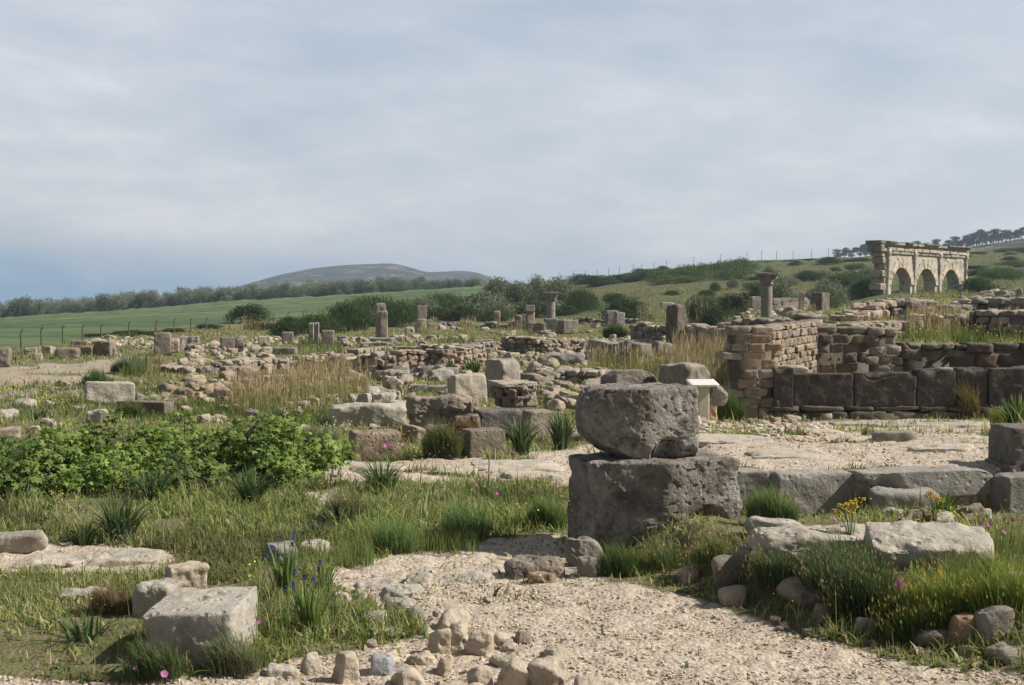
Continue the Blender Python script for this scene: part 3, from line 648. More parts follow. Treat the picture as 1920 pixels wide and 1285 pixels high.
wall_obj('court_back_wall', 'long dark masonry wall at the back of the recess with grass growing above it', [bw1, bw1b, bw2, bw3], 'masonry', 'stone wall')
# low coping behind the grass strip
yk = 29.; tk_ = ZP(609, yk)
wall_obj('terrace_edge_wall', 'thin straight dark wall line above the grass strip at the right edge', [course_wall((XP(1690, yk), yk), (XP(2050, yk), yk), tk_ - .45, [(0, tk_), (1, tk_)], .4, (.2, .24), (.6, 1.2), 21, 20, .03, tints=((.8, .8, .78),), n=6)], 'masonry')
# --- row of big upright slabs with a footing
ys = 19.6
sr = empty('slab_wall', (XP(1640, ys), ys, float(H(XP(1640, ys), ys))), 0, 'low wall of large dark upright slabs facing the gravel court', 'stone wall')
slabs = [(1447, 1483, 688, 775, .45), (1484, 1597, 700, 764, .3), (1599, 1714, 698, 766, .3), (1716, 1788, 692, 768, .3), (1789, 1848, 690, 768, .3), (1850, 1990, 690, 768, .3), (1992, 2100, 692, 768, .3)]
for i, (a, b, t, bt, tk) in enumerate(slabs):
    z1, z0 = ZP(t, ys), ZP(bt, ys) - (.1 if i == 0 else 0); w = (b - a) / FPX * ys
    gg = [] if i in (1, 5, 6) else [(R_(i).uniform(-.8, .2), -.5, 1.1, .32, .16), (R_(i + 9).uniform(-.2, .9), -.5, 1.1, .26, .12), (.9, -.5, 1.05, .2, .10), (-.3, -1, 1.05, .14, .08)]
    V, F = rock((w / 2 * 1.0, tk / 2, (z1 - z0) / 2), 40, 46, 60 + i, 1, .012, gouges=gg, freq=2, cutdepth=(.95, 1.05))
    V = V + np.array([XP((a + b) / 2, ys), ys + R_(i).uniform(-.02, .03), (z1 + z0) / 2]) - np.array(sr.location)
    mk('slab', V, F, M['slab'], sr, cols={'tint': ones(len(V))})
ft = course_wall((XP(1452, ys), ys - .02), (XP(2100, ys), ys - .02), ZP(790, ys) - .1, [(0, ZP(761, ys)), (1, ZP(763, ys))], .40, (.11, .16), (.3, .8), 31, 15, .05, tints=((.4, .38, .35), (.55, .48, .4), (.35, .35, .35)), n=6)
o = wall_obj('footing', None, [(ft[0] - np.array(sr.location), ft[1], ft[2])], 'masonry', parent=sr)
# rounded lit stone and lintel on top of the slabs
# --- distant masonry on the terrace
rubble_wall('ruined rubble wall running below the arches, with a broken crest', [(1575, 612), (1640, 600), (1710, 600), (1770, 598), (1850, 598), (1960, 602)], [600, 562, 555, 572, 558, 550], .8, (.16, .3), (.2, .5), 41, tints=((1, 1, 1), (1.1, .95, .85), (.8, .8, .82)))
rubble_wall('collapsed rubble bank below the ruined wall by the right edge', [(1560, 640), (1700, 628), (1800, 626), (1960, 632)], [608, 590, 584, 580], .9, (.14, .24), (.18, .42), 45, tints=((1, .92, .84), (.85, .82, .8), (1.1, 1, .9)))
rubble_wall('rough dark rubble wall just behind the tall column', [(1398, 640), (1520, 636)], [590, 588], .6, (.16, .26), (.2, .4), 48, tints=((.6, .6, .6), (.9, .85, .8)))
rubble_wall('low straight ashlar wall on the terrace between the tall column and the dark block', [(1445, 606), (1600, 603)], [592, 592], .4, (.2, .26), (.5, .9), 52, 'masonry', k=18, amp=.03, name='low_wall')
rubble_wall('far low dark wall below the olive bush beside the column', [(1440, 585), (1510, 584)], [556, 557], .5, (.3, .4), (.5, .9), 54, 'masonry', tints=((.6, .6, .58),), k=16, amp=.03, name='low_wall')
# --- rubble walls of the middle ground
rubble_wall('broken orange-tinted rubble wall in the middle of the ruins', [(575, 694), (645, 700), (715, 700), (800, 696)], [668, 664, 658, 650], .55, (.12, .22), (.14, .36), 61, tints=((1.05, .92, .8), (1.15, .95, .78), (.95, .9, .85), (.7, .66, .62)))
rubble_wall('taller rubble wall continuing to the right behind the round drum', [(800, 696), (850, 694), (895, 688)], [648, 644, 640], .55, (.1, .18), (.12, .32), 64, tints=((1.1, .95, .82), (1.0, .92, .84), (.85, .8, .76)))
rubble_wall('long low rubble wall at the left below the leaning boulder', [(302, 700), (370, 703), (430, 700), (500, 692), (570, 690)], [682, 681, 672, 672, 676], .5, (.12, .2), (.16, .4), 67)
rubble_wall('thick straight rubble wall behind the orange wall, right of centre', [(948, 664), (1010, 668), (1088, 662)], [632, 631, 634], .7, (.12, .2), (.18, .42), 70, tints=((1.0, .92, .84), (1.1, 1.0, .92), (.8, .77, .74)))
rubble_wall('grey low wall covered with lichen below the standing dark stone', [(1120, 680), (1185, 684), (1248, 680)], [634, 632, 634], .6, (.3, .5), (.7, 1.3), 73, 'grey', tints=((1, 1, 1),), k=18, amp=.04, name='low_wall')
rubble_wall('pale low wall with rough face left of the standing dark stone', [(1188, 640), (1248, 640)], [603, 604], .6, (.16, .3), (.3, .8), 76, tints=((1.1, 1.05, 1), (.9, .85, .8)))
rubble_wall('low pale wall between the standing dark stone and the pier', [(1290, 642), (1370, 640)], [608, 610], .5, (.16, .3), (.3, .8), 79, tints=((1.1, 1.05, 1), (.9, .85, .8)))
rubble_wall('low rubble wall left of the two dark boulders behind the big stacked blocks', [(980, 726), (1040, 724), (1130, 722)], [697, 692, 690], .5, (.12, .2), (.14, .34), 82, tints=((1, .98, .95), (.8, .78, .76), (.65, .62, .6)))
rubble_wall('far thin line of ruined wall below the slope', [(1045, 608), (1135, 606), (1190, 608)], [596, 595, 597], .5, (.2, .3), (.3, .7), 84, 'grey', tints=((.8, .8, .78), (1, 1, 1)))
rubble_wall('far broken wall among the fallen blocks behind the dry grass', [(800, 618), (860, 616), (990, 618)], [604, 603, 606], .5, (.25, .4), (.3, .8), 86, 'grey', tints=((.7, .7, .68), (.9, .88, .85)))
rubble_wall('broken low wall line left of the straight rubble wall', [(660, 668), (740, 664), (850, 662), (945, 660)], [652, 646, 642, 640], .5, (.12, .2), (.2, .4), 88, tints=((1.1, 1.0, .92), (.9, .88, .85)))
rubble_wall('low line of rubble in the dry grass at the centre left', [(440, 742), (520, 738), (600, 730), (650, 724)], [722, 718, 708, 705], .5, (.12, .2), (.16, .4), 90, tints=((1.05, .95, .85), (.9, .85, .8)))
# ------------------------------------------------------------------ single stones
_seed = [1000]
def R(label, x0, y0, x1, y1, mat='pale', yaw=0., ratio=.8, k=22, amp=.03, cuts=3, name='stone_block', cat='stone block', n=None, sink=.05, group=None, col=None, planes=(), gouges=(), pit=0., tilt=0., roll=0., seed=None, on=None, y=None, freq=1., cd=(.74, .97), top=None):
    _seed[0] += 1; s = _seed[0] if seed is None else seed
    xc = (x0 + x1) / 2
    if y is None: g = P(xc, min(y1, 1500)); yn = g.y
    else: yn = y
    W = (x1 - x0) / FPX * yn; c, sn = math.cos(yaw), abs(math.sin(yaw)); a = W / (c + ratio * sn); b = a * ratio
    for _ in range(2):
        hd = (a * sn + b * c) / 2; yc = yn + hd * (.9 if y is None else 0); W = (x1 - x0) / FPX * yc; a = W / (c + ratio * sn); b = a * ratio
    x = XP(xc, yc); z0 = float(H(x, yc)) - sink if on is None else on
    yt = yc + hd * .8; zt = ZP(y0, yt)
    if zt > EYE: zt = ZP(y0, yc - hd * .5)
    h = max(zt - z0, .06)
    if name == 'flagstone': h = .12; a *= 1.0
    if n is None: n = int(np.clip((x1 - x0) * .28, 6, 46))
    if cuts >= 8:
        q_ = R_(s); gouges = list(gouges) + [(*(lambda v: v / np.abs(v).max())(q_.normal(size=3)), q_.uniform(.15, .32), q_.uniform(.04, .10)) for _ in range(5)]
    elif n >= 12 and name != 'flagstone':
        q_ = R_(s)
        for _ in range(9):
            v_ = q_.choice([-1., 1.], 3); v_[q_.randint(3)] = q_.uniform(-1, 1); gouges = list(gouges) + [(*v_, q_.uniform(.06, .17), q_.uniform(.015, .055))]
    V, F = rock((a / 2, b / 2, h / 2), n, k, s, cuts, amp, planes, gouges, pit, freq, cd)
    if tilt: V = rotx(V, tilt)
    if roll: V = roty(V, roll)
    V[:, 2] += h / 2 + (0 if on is not None else 0)
    o = mk(name, V, F, M[mat], cols={'tint': ones(len(V))}); o.location = (x, yc, z0); o.rotation_euler = (0, 0, yaw)
    if col: o.color = (*col, 1)
    return tag(o, label, cat, group)
B = 'boulder'; RB = dict(name='boulder', cat='boulder', cuts=14, k=12, amp=.05, cd=(.52, .88))
ST = dict(name='stone', cat='stone', cuts=14, k=13, amp=.07, cd=(.5, .85))
# --- the big stack
lo = R('huge pitted dark block carrying the other, beside the gravel path', 1063, 841, 1397, 1018, 'stack', .40, .62, 34, .02, 3, n=90, pit=.018, sink=.12, seed=7, freq=2.2,
       gouges=[(.42, -1.0, -.8, .30, .15), (.05, -1.05, -1.0, .22, .12), (.2, -.9, 1, .16, .05), (-.35, -1.1, -.95, .2, .12), (.95, -.9, .55, .12, .03), (-.95, .2, 1, .12, .06), (.5, -1.05, -1.0, .16, .1), (1.05, -.6, -.2, .1, .03)], cd=(.88, 1.0), planes=[((-.75, -.9, 0), .99)])
ztop = lo.location.z + max(v.co.z for v in lo.data.vertices)
up = R('octagonal hollowed dark block balanced on top of the huge one', 1068, 718, 1311, 852, 'stack', .42, .66, 30, .018, 0, n=80, pit=.02, on=ztop - .035, y=lo.location.y + .02, seed=9, freq=2.2,
       planes=[((-.75, -.9, 0), .96), ((-.75, .75, 0), 1.25), ((-.6, 0, -.65), .78), ((-.7, 0, .5), 1.02), ((0, .7, -.7), 1.15)],
       gouges=[(-.55, -1.0, -.1, .14, .10), (.35, -1.0, -.95, .27, .22), (.98, -.4, -.5, .14, .07), (-.15, -1.05, -.8, .13, .07), (.8, -1, -.95, .16, .09)])
# --- kerb blocks
R('grey kerb block half hidden behind the huge dark block', 1340, 878, 1441, 985, 'smooth', .05, .5, 26, .015, 1, n=30, y=9.36, cd=(.9, 1))
R('sloping grey kerb block with a rounded right shoulder', 1439, 876, 1642, 978, 'smooth', .22, .28, 24, .025, 2, n=56, y=9.36, planes=[((.75, 0, .55), .98), ((0, -.5, .6), 1.05)], cd=(.9, 1), pit=.006)
R('long grey kerb block with an undercut left half', 1590, 872, 1869, 958, 'smooth', .2, .24, 24, .02, 2, n=64, y=9.42, planes=[((.8, 0, .3), 1.0)], gouges=[(-.6, -1.1, -.3, .28, .14), (-.95, -1.1, -.6, .25, .14)], cd=(.9, 1))
R('kerb block cut off by the right edge of the picture', 1866, 884, 2010, 970, 'smooth', .25, .4, 24, .02, 1, n=40, y=9.36, col=(.8, .8, .8), cd=(.9, 1))
R('thin ledge of stone jutting out under the undercut kerb block', 1632, 914, 1760, 955, 'smooth', .05, .6, 12, .05, 5, n=30, y=9.12, cd=(.75, .95))
for q in ((1648, 948, 1700, 968), (1690, 944, 1722, 962), (1715, 938, 1750, 962), (1795, 950, 1830, 970), (1825, 952, 1870, 975), (1745, 955, 1800, 990)):
    R('small pale stone wedged under the kerb blocks', *q, 'pale', rs.uniform(-.3, .3), .8, group='small stones under the kerb blocks', **ST)
R('squared dark block standing on the gravel at the right edge', 1872, 793, 1990, 882, 'dark', .10, .9, 34, .012, 1, n=40, cd=(.92, 1), pit=.01, sink=.03)
R('flat dark stone under the squared dark block at the right edge', 1868, 874, 2000, 890, 'dark', 0, .8, n=20)
# --- foreground left
R('large flat-topped pale block in the near grass', 286, 1102, 464, 1246, 'pale', -.04, 1.15, 26, .022, 2, n=64, sink=.10, tilt=.03, roll=-.03, gouges=[(-.1, .0, 1.05, .16, .035), (.25, .3, 1.05, .12, .03)], cd=(.9, 1.), seed=33, pit=.005)
R('rough upright stone with a tan side behind the flat-topped block', 300, 1050, 392, 1150, 'pale', .5, .7, 14, .06, 6, n=40, col=(1.05, 1, .9))
R('rough nearer stone at the left end of the pair behind the flat-topped block', 245, 1084, 335, 1165, 'pale', -.2, .9, 12, .08, 7, n=36, pit=.03)
R('low boulder cut by the left edge beside the pale pavement', -60, 986, 92, 1042, 'grey', .1, .7, col=(1.25, 1.2, 1.1), n=36, **RB)
R('flat pale stone sunk in the short grass at the left', 98, 1094, 200, 1128, 'pale', .1, .6, n=24, **{**RB, 'amp': .08})
R('dark-sided stone hidden in the grass above the iris', 485, 1012, 560, 1062, 'grey', .5, .8, n=24, **RB)
R('pale stone in the grass just right of the dark-sided one', 555, 1010, 622, 1040, 'pale', .1, .8, n=20, **RB)
# --- cobbles along the path (foreground centre)
CB = [(556, 1220, 606, 1262, 'rounded pale cobble at the left end of the near row'), (606, 1210, 682, 1285, 'large pale cobble second from the left in the near row'), (676, 1206, 762, 1250, 'pale cobble partly behind the bluish white one'),
      (684, 1221, 748, 1272, 'bluish white cobble in the near row'), (724, 1244, 800, 1292, 'pale flat cobble right in front of the bluish white one'), (752, 1214, 815, 1252, 'sandy cobble right of the bluish white one'), (803, 1226, 858, 1272, 'egg shaped sandy cobble at the right end of the near row'),
      (790, 1168, 846, 1226, 'dark-faced cobble at the left of the tight middle trio'), (835, 1164, 884, 1216, 'pale upright cobble in the middle of the tight trio'), (868, 1168, 930, 1230, 'grey-faced cobble at the right of the tight trio'),
      (905, 1178, 1000, 1212, 'broad flat cobble beside the tight trio'), (915, 1210, 985, 1258, 'rough cobble below the broad flat one'), (925, 1226, 1015, 1300, 'craggy cobble at the bottom edge beside the hollow'),
      (975, 1222, 1085, 1310, 'largest craggy boulder at the bottom edge'), (1005, 1192, 1080, 1240, 'smooth pale cobble rising from the gravel'), (818, 1142, 882, 1182, 'pale cobble above the tight trio'),
      (870, 1228, 930, 1300, 'dark tilted stone inside the hollow'), (1075, 1258, 1190, 1330, 'brown-shadowed boulder cut by the bottom edge'), (640, 1283, 760, 1340, 'cobble row stone at the bottom edge'), (790, 1268, 930, 1330, 'flat slab at the bottom edge below the near row')]
for a, b, c, d, l in CB:
    R(l, a, b, c, d, 'pale', rs.uniform(-.7, .7), rs.uniform(.75, 1.15), n=int(22 + (c - a) * .12), tilt=rs.uniform(-.3, .3), roll=rs.uniform(-.3, .3), group='cobbles beside the near path', sink=.075, name='cobble', cat='cobble', cuts=16, k=11, amp=.05, pit=.006, cd=(.5, .84), col=(.78, .86, 1.02) if l.startswith('bluish') else ((1.08, .98, .86) if 'sandy' in l else (1.06, 1.0, .92)))
for a, b, c, d, l in [(648, 1080, 745, 1106, 'flat pale stone in the strip between the two paths'), (742, 1068, 815, 1094, 'low stone with a grassy foot between the two paths'), (812, 1064, 925, 1090, 'broad smooth pale slab at the neck of the path'), (700, 1092, 806, 1124, 'long low stone below the grassy one'),
                   (652, 1138, 742, 1176, 'pale stone at the edge of the near grass'), (742, 1130, 798, 1164, 'grey pointed stone in the near grass'), (718, 1118, 776, 1142, 'flat sandy stone above the grey pointed one'), (622, 1108, 660, 1134, 'small stone beside the iris leaves'), (685, 1170, 760, 1200, 'low stone half buried in grass above the near row'), (495, 1238, 560, 1270, 'flat stone right of the flat-topped block')]:
    R(l, a, b, c, d, 'grey' if 'grey' in l else 'pale', rs.uniform(-.3, .3), .8, n=24, sink=.06, name='stone', cat='stone', cuts=14, k=11, amp=.05, cd=(.5, .85))
R('dark domed boulder at the foot of the huge block', 922, 1033, 1062, 1088, 'dark', .2, .7, n=50, col=(1.35, 1.25, 1.15), **RB)
R('reddish brown stone in front of the dark domed boulder', 985, 1066, 1050, 1092, 'dark', .1, .7, n=30, col=(1.9, 1.5, 1.2), **RB)
R('rounded grey stone under the left corner of the huge block', 1058, 1003, 1132, 1060, 'smooth', 0, .7, n=30, col=(.8, .78, .75), **RB)
R('small grey stone below the rounded one at the huge block', 1083, 1040, 1126, 1082, 'smooth', 0, .8, n=24, col=(.7, .68, .65), **RB)
# --- stony bank on the right
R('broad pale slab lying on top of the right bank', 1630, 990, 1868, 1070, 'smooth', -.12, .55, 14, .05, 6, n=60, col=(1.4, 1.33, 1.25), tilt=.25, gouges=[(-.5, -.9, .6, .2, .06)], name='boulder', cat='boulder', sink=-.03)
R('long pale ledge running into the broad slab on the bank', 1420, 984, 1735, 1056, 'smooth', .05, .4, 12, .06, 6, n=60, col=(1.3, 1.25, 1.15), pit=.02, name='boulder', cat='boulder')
R('pale boulder at the left end of the bank', 1400, 968, 1515, 1015, 'pale', 0, .6, n=36, **RB)
R('smooth pale stone behind the long ledge', 1590, 975, 1720, 1000, 'pale', 0, .6, n=30, **RB)
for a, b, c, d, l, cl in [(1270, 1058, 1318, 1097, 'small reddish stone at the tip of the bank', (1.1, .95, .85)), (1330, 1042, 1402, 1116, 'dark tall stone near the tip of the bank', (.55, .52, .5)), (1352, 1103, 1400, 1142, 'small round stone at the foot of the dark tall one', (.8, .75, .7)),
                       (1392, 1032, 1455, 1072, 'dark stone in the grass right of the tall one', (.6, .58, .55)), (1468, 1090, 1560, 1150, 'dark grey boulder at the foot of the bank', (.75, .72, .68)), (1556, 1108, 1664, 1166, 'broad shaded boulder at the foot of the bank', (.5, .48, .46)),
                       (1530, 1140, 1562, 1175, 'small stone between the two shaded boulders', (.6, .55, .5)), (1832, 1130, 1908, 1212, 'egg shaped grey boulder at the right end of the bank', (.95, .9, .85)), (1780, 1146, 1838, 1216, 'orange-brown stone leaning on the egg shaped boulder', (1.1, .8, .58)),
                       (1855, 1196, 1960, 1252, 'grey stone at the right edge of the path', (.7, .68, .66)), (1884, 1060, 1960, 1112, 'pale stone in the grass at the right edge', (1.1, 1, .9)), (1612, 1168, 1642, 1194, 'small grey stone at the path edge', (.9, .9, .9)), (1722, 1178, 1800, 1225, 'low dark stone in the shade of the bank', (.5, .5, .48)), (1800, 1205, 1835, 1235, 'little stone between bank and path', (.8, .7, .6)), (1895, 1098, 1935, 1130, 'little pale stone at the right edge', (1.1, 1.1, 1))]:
    if 1325 < a < 1800 and 'egg' not in l: a -= 9; c += 9; b -= 12
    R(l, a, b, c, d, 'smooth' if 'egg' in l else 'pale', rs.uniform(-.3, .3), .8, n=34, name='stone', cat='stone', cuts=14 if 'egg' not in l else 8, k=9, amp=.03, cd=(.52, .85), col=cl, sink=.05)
# --- behind the huge stack
R('dark trapezoid boulder just behind the balanced block', 1126, 690, 1236, 742, 'dark', .45, .8, n=34, col=(1.2, 1.15, 1.1), planes=[((.7, 0, .7), 1.0), ((-.8, 0, .5), 1.0)], **{**RB, 'cuts': 2, 'k': 18})
R('pale rounded boulder behind the information desk', 1232, 678, 1340, 745, 'grey', .6, 1.1, n=34, col=(1.25, 1.2, 1.12), planes=[((.8, 0, .6), .95)], **{**RB, 'cuts': 3, 'k': 12})
R('round grey stone resting on an orange one right of the desk', 1333, 722, 1366, 756, 'grey', 0, .9, n=18, on=float(H(XP(1349, 17.5), 17.5)) + .28, y=17.5, **RB)
R('orange-brown stone under the round grey one right of the desk', 1318, 745, 1345, 795, 'rubble', 0, .8, n=18, col=(1.3, 1.0, .7), **RB)
# --- centre group with the capital
R('tall rounded drum of pale grey stone behind the capital', 908, 671, 982, 748, 'grey', .75, 1., 14, .02, 2, n=36, col=(1.25, 1.2, 1.15), planes=[((1, 0, 1), 1.6), ((0, -1, 1), 1.7)], name='column_drum', cat='stone drum')
R('leaning pale slab left of the rounded drum', 838, 700, 914, 760, 'pale', .5, .5, 18, .04, 4, n=26, col=(1, .98, .95))
pl = R('dark plinth block under the carved capital', 884, 764, 985, 822, 'dark', .25, .8, 22, .02, 2, n=36, cd=(.85, 1))
R('paler brown block at the right end of the plinth', 975, 766, 1040, 826, 'grey', .4, .8, 20, .03, 3, n=30, col=(1.1, 1, .88))
R('squared block with a lit right side at the path edge', 864, 801, 948, 856, 'dark', .35, .75, 34, .012, 0, n=34, col=(1.25, 1.15, 1.0))
R('rough dark block at the path edge with orange flowers before it', 650, 803, 753, 864, 'dark', .3, .6, 20, .03, 3, n=36, col=(1.45, 1.25, 1.05), gouges=[(-.6, -.3, 1, .2, .08)])
R('round boulder beside the rough dark block', 753, 791, 799, 832, 'grey', 0, .9, n=24, col=(1.1, 1, .92), **RB)
R('small pale stone on the grass left of the round boulder', 690, 793, 712, 808, 'pale', 0, .8, n=12, **ST)
R('craggy mound of porous conglomerate left of the capital', 762, 736, 890, 815, 'dark', .1, .7, 8, .09, 9, n=60, pit=.04, col=(1.75, 1.62, 1.45), name='boulder', cat='boulder')
R('dark lower lump of conglomerate under the mound', 845, 775, 900, 830, 'dark', .1, .7, 8, .1, 8, n=36, pit=.04, col=(1.1, 1, .9), name='boulder', cat='boulder')
R('overgrown pale stone between the mound and the leaning slab', 832, 718, 886, 752, 'pale', 0, .8, n=24, col=(.95, .93, .8), **RB)
R('long flat pale rock with the small upright stones on it', 612, 752, 765, 800, 'pale', .12, .5, 12, .05, 7, n=50, name='boulder', cat='boulder', seed=55)
for a, b, c, d, l in [(650, 740, 667, 770, 'small upright finger stone on the long flat rock'), (664, 736, 698, 768, 'leaning wedge stone on the long flat rock'), (690, 735, 742, 766, 'knobbly stone on the long flat rock'), (732, 733, 752, 752, 'tiny crooked stone at the right of the knobbly one'), (722, 750, 768, 778, 'rough stone at the right end of the long flat rock'), (700, 758, 735, 790, 'broken stone before the knobbly one')]:
    R(l, a, b, c, d + 8, 'pale', rs.uniform(-.4, .4), .7, n=18, **ST)
R('flat grey slab among yellow flowers', 764, 720, 802, 738, 'grey', .1, .8, 24, n=14, cuts=1)
R('flat grey slab continuing right of the yellow flowers', 800, 722, 868, 736, 'grey', .1, .5, 24, n=16, cuts=1)
# --- left middle
R('large pale sunlit block in the left meadow', 155, 714, 252, 762, 'pale', .42, .45, 18, .03, 3, n=44, seed=71, sink=-.0, roll=.06)
R('long dark slab lying before the pale sunlit block', 216, 750, 327, 782, 'dark', -.3, .35, 34, .012, 1, n=40, cd=(.92, 1), sink=.0, col=(1.1, 1.05, .95))
R('rounded pale split stone below the pale sunlit block', 158, 765, 212, 796, 'pale', .2, .8, n=26, **RB)
R('dark end of a half buried block at the left edge', -30, 800, 38, 838, 'pale', .3, .8, n=24, col=(.8, .75, .7))
R('round pale stone peeping over the leafy bushes', 74, 782, 102, 808, 'pale', 0, .8, n=14, **RB)
R('small flat stone over the leafy bushes', 46, 798, 72, 812, 'pale', 0, .8, n=12, **ST)
R('low pale stone with grass on it in the left meadow', 25, 746, 66, 766, 'pale', 0, .8, n=16, col=(.8, .8, .8), **ST)
R('pale stone cut by the left edge of the meadow', -20, 762, 28, 786, 'pale', 0, .8, n=16, **ST)
# --- far rows
R('twisted dark stump-like stone at the left edge beyond the track', -14, 651, 20, 690, 'dark', .2, .8, n=18, col=(1.2, 1.15, 1.1), k=10, amp=.06, cuts=5)
for a, b, c, d, l in [(42, 651, 70, 664, 'low flat stone at the left of the far left row'), (78, 649, 100, 664, 'low pale stone second in the far left row'), (100, 652, 150, 672, 'long dark low block in the far left row'), (130, 638, 166, 654, 'dark boulder lying on the far left row'), (150, 650, 178, 668, 'low dark block right of the long one in the far left row'),
                   (175, 639, 217, 668, 'large brown boulder of the far left row'), (198, 652, 220, 668, 'small brown stone right of the large brown boulder'), (62, 662, 80, 675, 'pale pointed stone before the far left row')]:
    R(l, a, b, c, d, 'dark' if 'dark' in l or 'brown' in l else 'grey', rs.uniform(-.3, .3), .7, n=16, col=(1.35, 1.25, 1.1), group='far left row of fallen blocks', cuts=6, k=12, amp=.05)
R('upright squared stone of the leaning pair', 287, 623, 322, 668, 'grey', .2, .7, n=22, col=(.95, .9, .85))
R('rounded tan boulder leaning beside the upright squared stone', 304, 633, 338, 668, 'rubble', .2, .8, n=22, col=(1, .9, .8), **RB)
R('flat pale slab behind the leaning pair', 335, 630, 382, 652, 'grey', .1, .6, n=18, col=(1.25, 1.22, 1.15), **RB)
R('brown stone below the flat pale slab', 345, 642, 368, 658, 'grey', .1, .7, n=14, **RB)
R('short brown boulder tucked behind the tan one', 328, 636, 345, 660, 'grey', 0, .7, n=14, **RB)
R('dark squared block of the touching pair', 411, 632, 441, 663, 'grey', .3, .8, n=18, col=(.8, .78, .75))
R('rounder block of the touching pair', 436, 633, 459, 661, 'grey', .1, .8, n=18, col=(.8, .76, .72), **RB)
R('pale flat-topped stone right of the touching pair', 482, 630, 508, 648, 'pale', .2, .8, n=14)
R('squat squared stump left of the two thin upright stones', 527, 622, 551, 645, 'grey', .15, .9, 30, .01, 0, n=14, col=(.85, .83, .8))
R('left of the two thin upright stones', 579, 605, 588, 646, 'column', 0, 1, 24, n=12, cuts=0, name='stone_post', cat='stone post', group='two thin upright stones')
R('right of the two thin upright stones, with a foot', 589, 605, 598, 647, 'column', 0, 1, 24, n=12, cuts=0, name='stone_post', cat='stone post', group='two thin upright stones')
R('squat dark squared stump right of the two thin upright stones', 602, 619, 627, 647, 'dark', .1, .9, 30, .01, 0, n=14, col=(1.3, 1.25, 1.2))
R('low grey block in the grass right of the squat stumps', 632, 630, 650, 641, 'grey', 0, .8, n=10)
R('long low grey slab in the grass below the stumps', 511, 652, 556, 666, 'grey', 0, .4, 24, n=16, cuts=1)
R('flat millstone-like slab below the split column', 677, 641, 728, 655, 'grey', 0, .6, 16, n=20, cuts=1, col=(1.1, 1.1, 1.05))
o = R('tall column split from top to bottom, its right half broken off shorter', 703, 568, 725, 640, 'column', .2, .9, 10, .02, 0, n=30, name='split_column', cat='column', col=(.95, .92, .88), gouges=[(.9, -.2, .95, .16, .14), (.05, -1, .1, .1, .05), (.0, -1, .6, .1, .05), (0, -1, -.4, .1, .05)])
cp = R('loose', 712, 583, 727, 640, 'column', .1, .9, 16, .03, 1, n=20, name='fallen_half', y=o.location.y - .1); 
for a in ('label', 'category'): del cp[a]
cp.parent = o; cp.matrix_parent_inverse = Matrix.Translation(o.location).to_4x4().inverted() @ Matrix.Identity(4); cp.color = (1.35, 1.2, 1.05, 1)
cp.matrix_parent_inverse = (Matrix.Translation(o.location) @ Matrix.Rotation(.2, 4, 'Z')).inverted()
pb = R('low flat stone carrying the split column', 690, 633, 738, 644, 'grey', 0, .8, 20, n=14, cuts=0)
R('pale rounded stone right of the split column', 736, 627, 756, 640, 'pale', 0, .8, n=14, **RB)
b1 = R('upright stone supporting the raised dark block', 779, 597, 798, 624, 'rubble', 0, .8, n=12, cuts=2)
zt_ = b1.location.z + max(v.co.z for v in b1.data.vertices)
R('dark cube-shaped block raised on an upright stone', 777, 573, 801, 598, 'dark', .35, .9, 30, .01, 0, n=16, on=zt_ - .03, y=b1.location.y + .1, col=(1.2, 1.15, 1.1))
R('dark block leaning right of the raised block', 791, 599, 812, 616, 'dark', .3, .8, n=12)
R('pale carved fragment with a dark hole below the raised block', 759, 613, 777, 630, 'pale', .3, .6, n=16, gouges=[(.2, -1, .1, .2, .25)])
R('leaning tilted block in the far middle row', 819, 603, 842, 617, 'grey', .4, .8, n=12, roll=.15, col=(.9, .87, .85))
R('short dark block right of the leaning tilted one', 846, 604, 866, 616, 'dark', .1, .8, n=12)
R('brown short column stump standing in dry grass', 926, 583, 938, 615, 'column', 0, 1, 8, .02, 0, n=14, name='column_stump', cat='column stump', col=(1.1, .95, .85))
R('dark upright slab of the far middle group', 965, 590, 979, 618, 'dark', .1, .7, n=12, col=(1.2, 1.15, 1.1))
R('slimmer upright slab touching the dark one', 977, 589, 988, 618, 'grey', .1, .8, n=12, col=(.9, .9, .9))
b2 = R('reddish pier stone in the far middle group', 985, 585, 1003, 620, 'grey', .3, .8, 26, n=12, cuts=1, col=(1.2, 1.0, .85))
R('dark cap block on the reddish pier stone', 981, 572, 1003, 587, 'dark', .2, .9, 30, .01, 0, n=12, on=b2.location.z + max(v.co.z for v in b2.data.vertices) - .03, y=b2.location.y, col=(1.2, 1.15, 1.1))
R('long low dark block left of the slender column', 988, 605, 1023, 627, 'dark', 0, .6, 28, n=16, cuts=1, col=(1.2, 1.15, 1.1))
R('dark block just right of the slender column', 1043, 600, 1086, 628, 'dark', .45, .8, 26, n=18, cuts=2, col=(1.25, 1.2, 1.15))
R('dark squared stone of the pair on the slope', 1133, 582, 1160, 612, 'dark', .2, .8, n=14, col=(1.2, 1.15, 1.1))
R('leaning stone of the pair on the slope', 1150, 585, 1172, 614, 'grey', .3, .7, n=14, roll=.12)
R('pale flat block above the low wall left of the standing dark stone', 1237, 567, 1264, 580, 'pale', .1, .7, n=12)
R('tall rounded dark standing stone with a lit right side', 1246, 571, 1290, 645, 'dark', .8, .9, 8, .03, 2, n=40, name='standing_stone', cat='standing stone', pit=.02, col=(.9, .82, .74), planes=[((1, 0, 1), 1.75)])
R('dark half buried stone at the foot of the straight rubble wall', 1080, 638, 1101, 655, 'dark', .1, .8, n=12)
R('grey block half hidden in grass left of the straight rubble wall', 885, 636, 925, 656, 'dark', .1, .8, 26, n=16, cuts=1, col=(1.5, 1.45, 1.35))
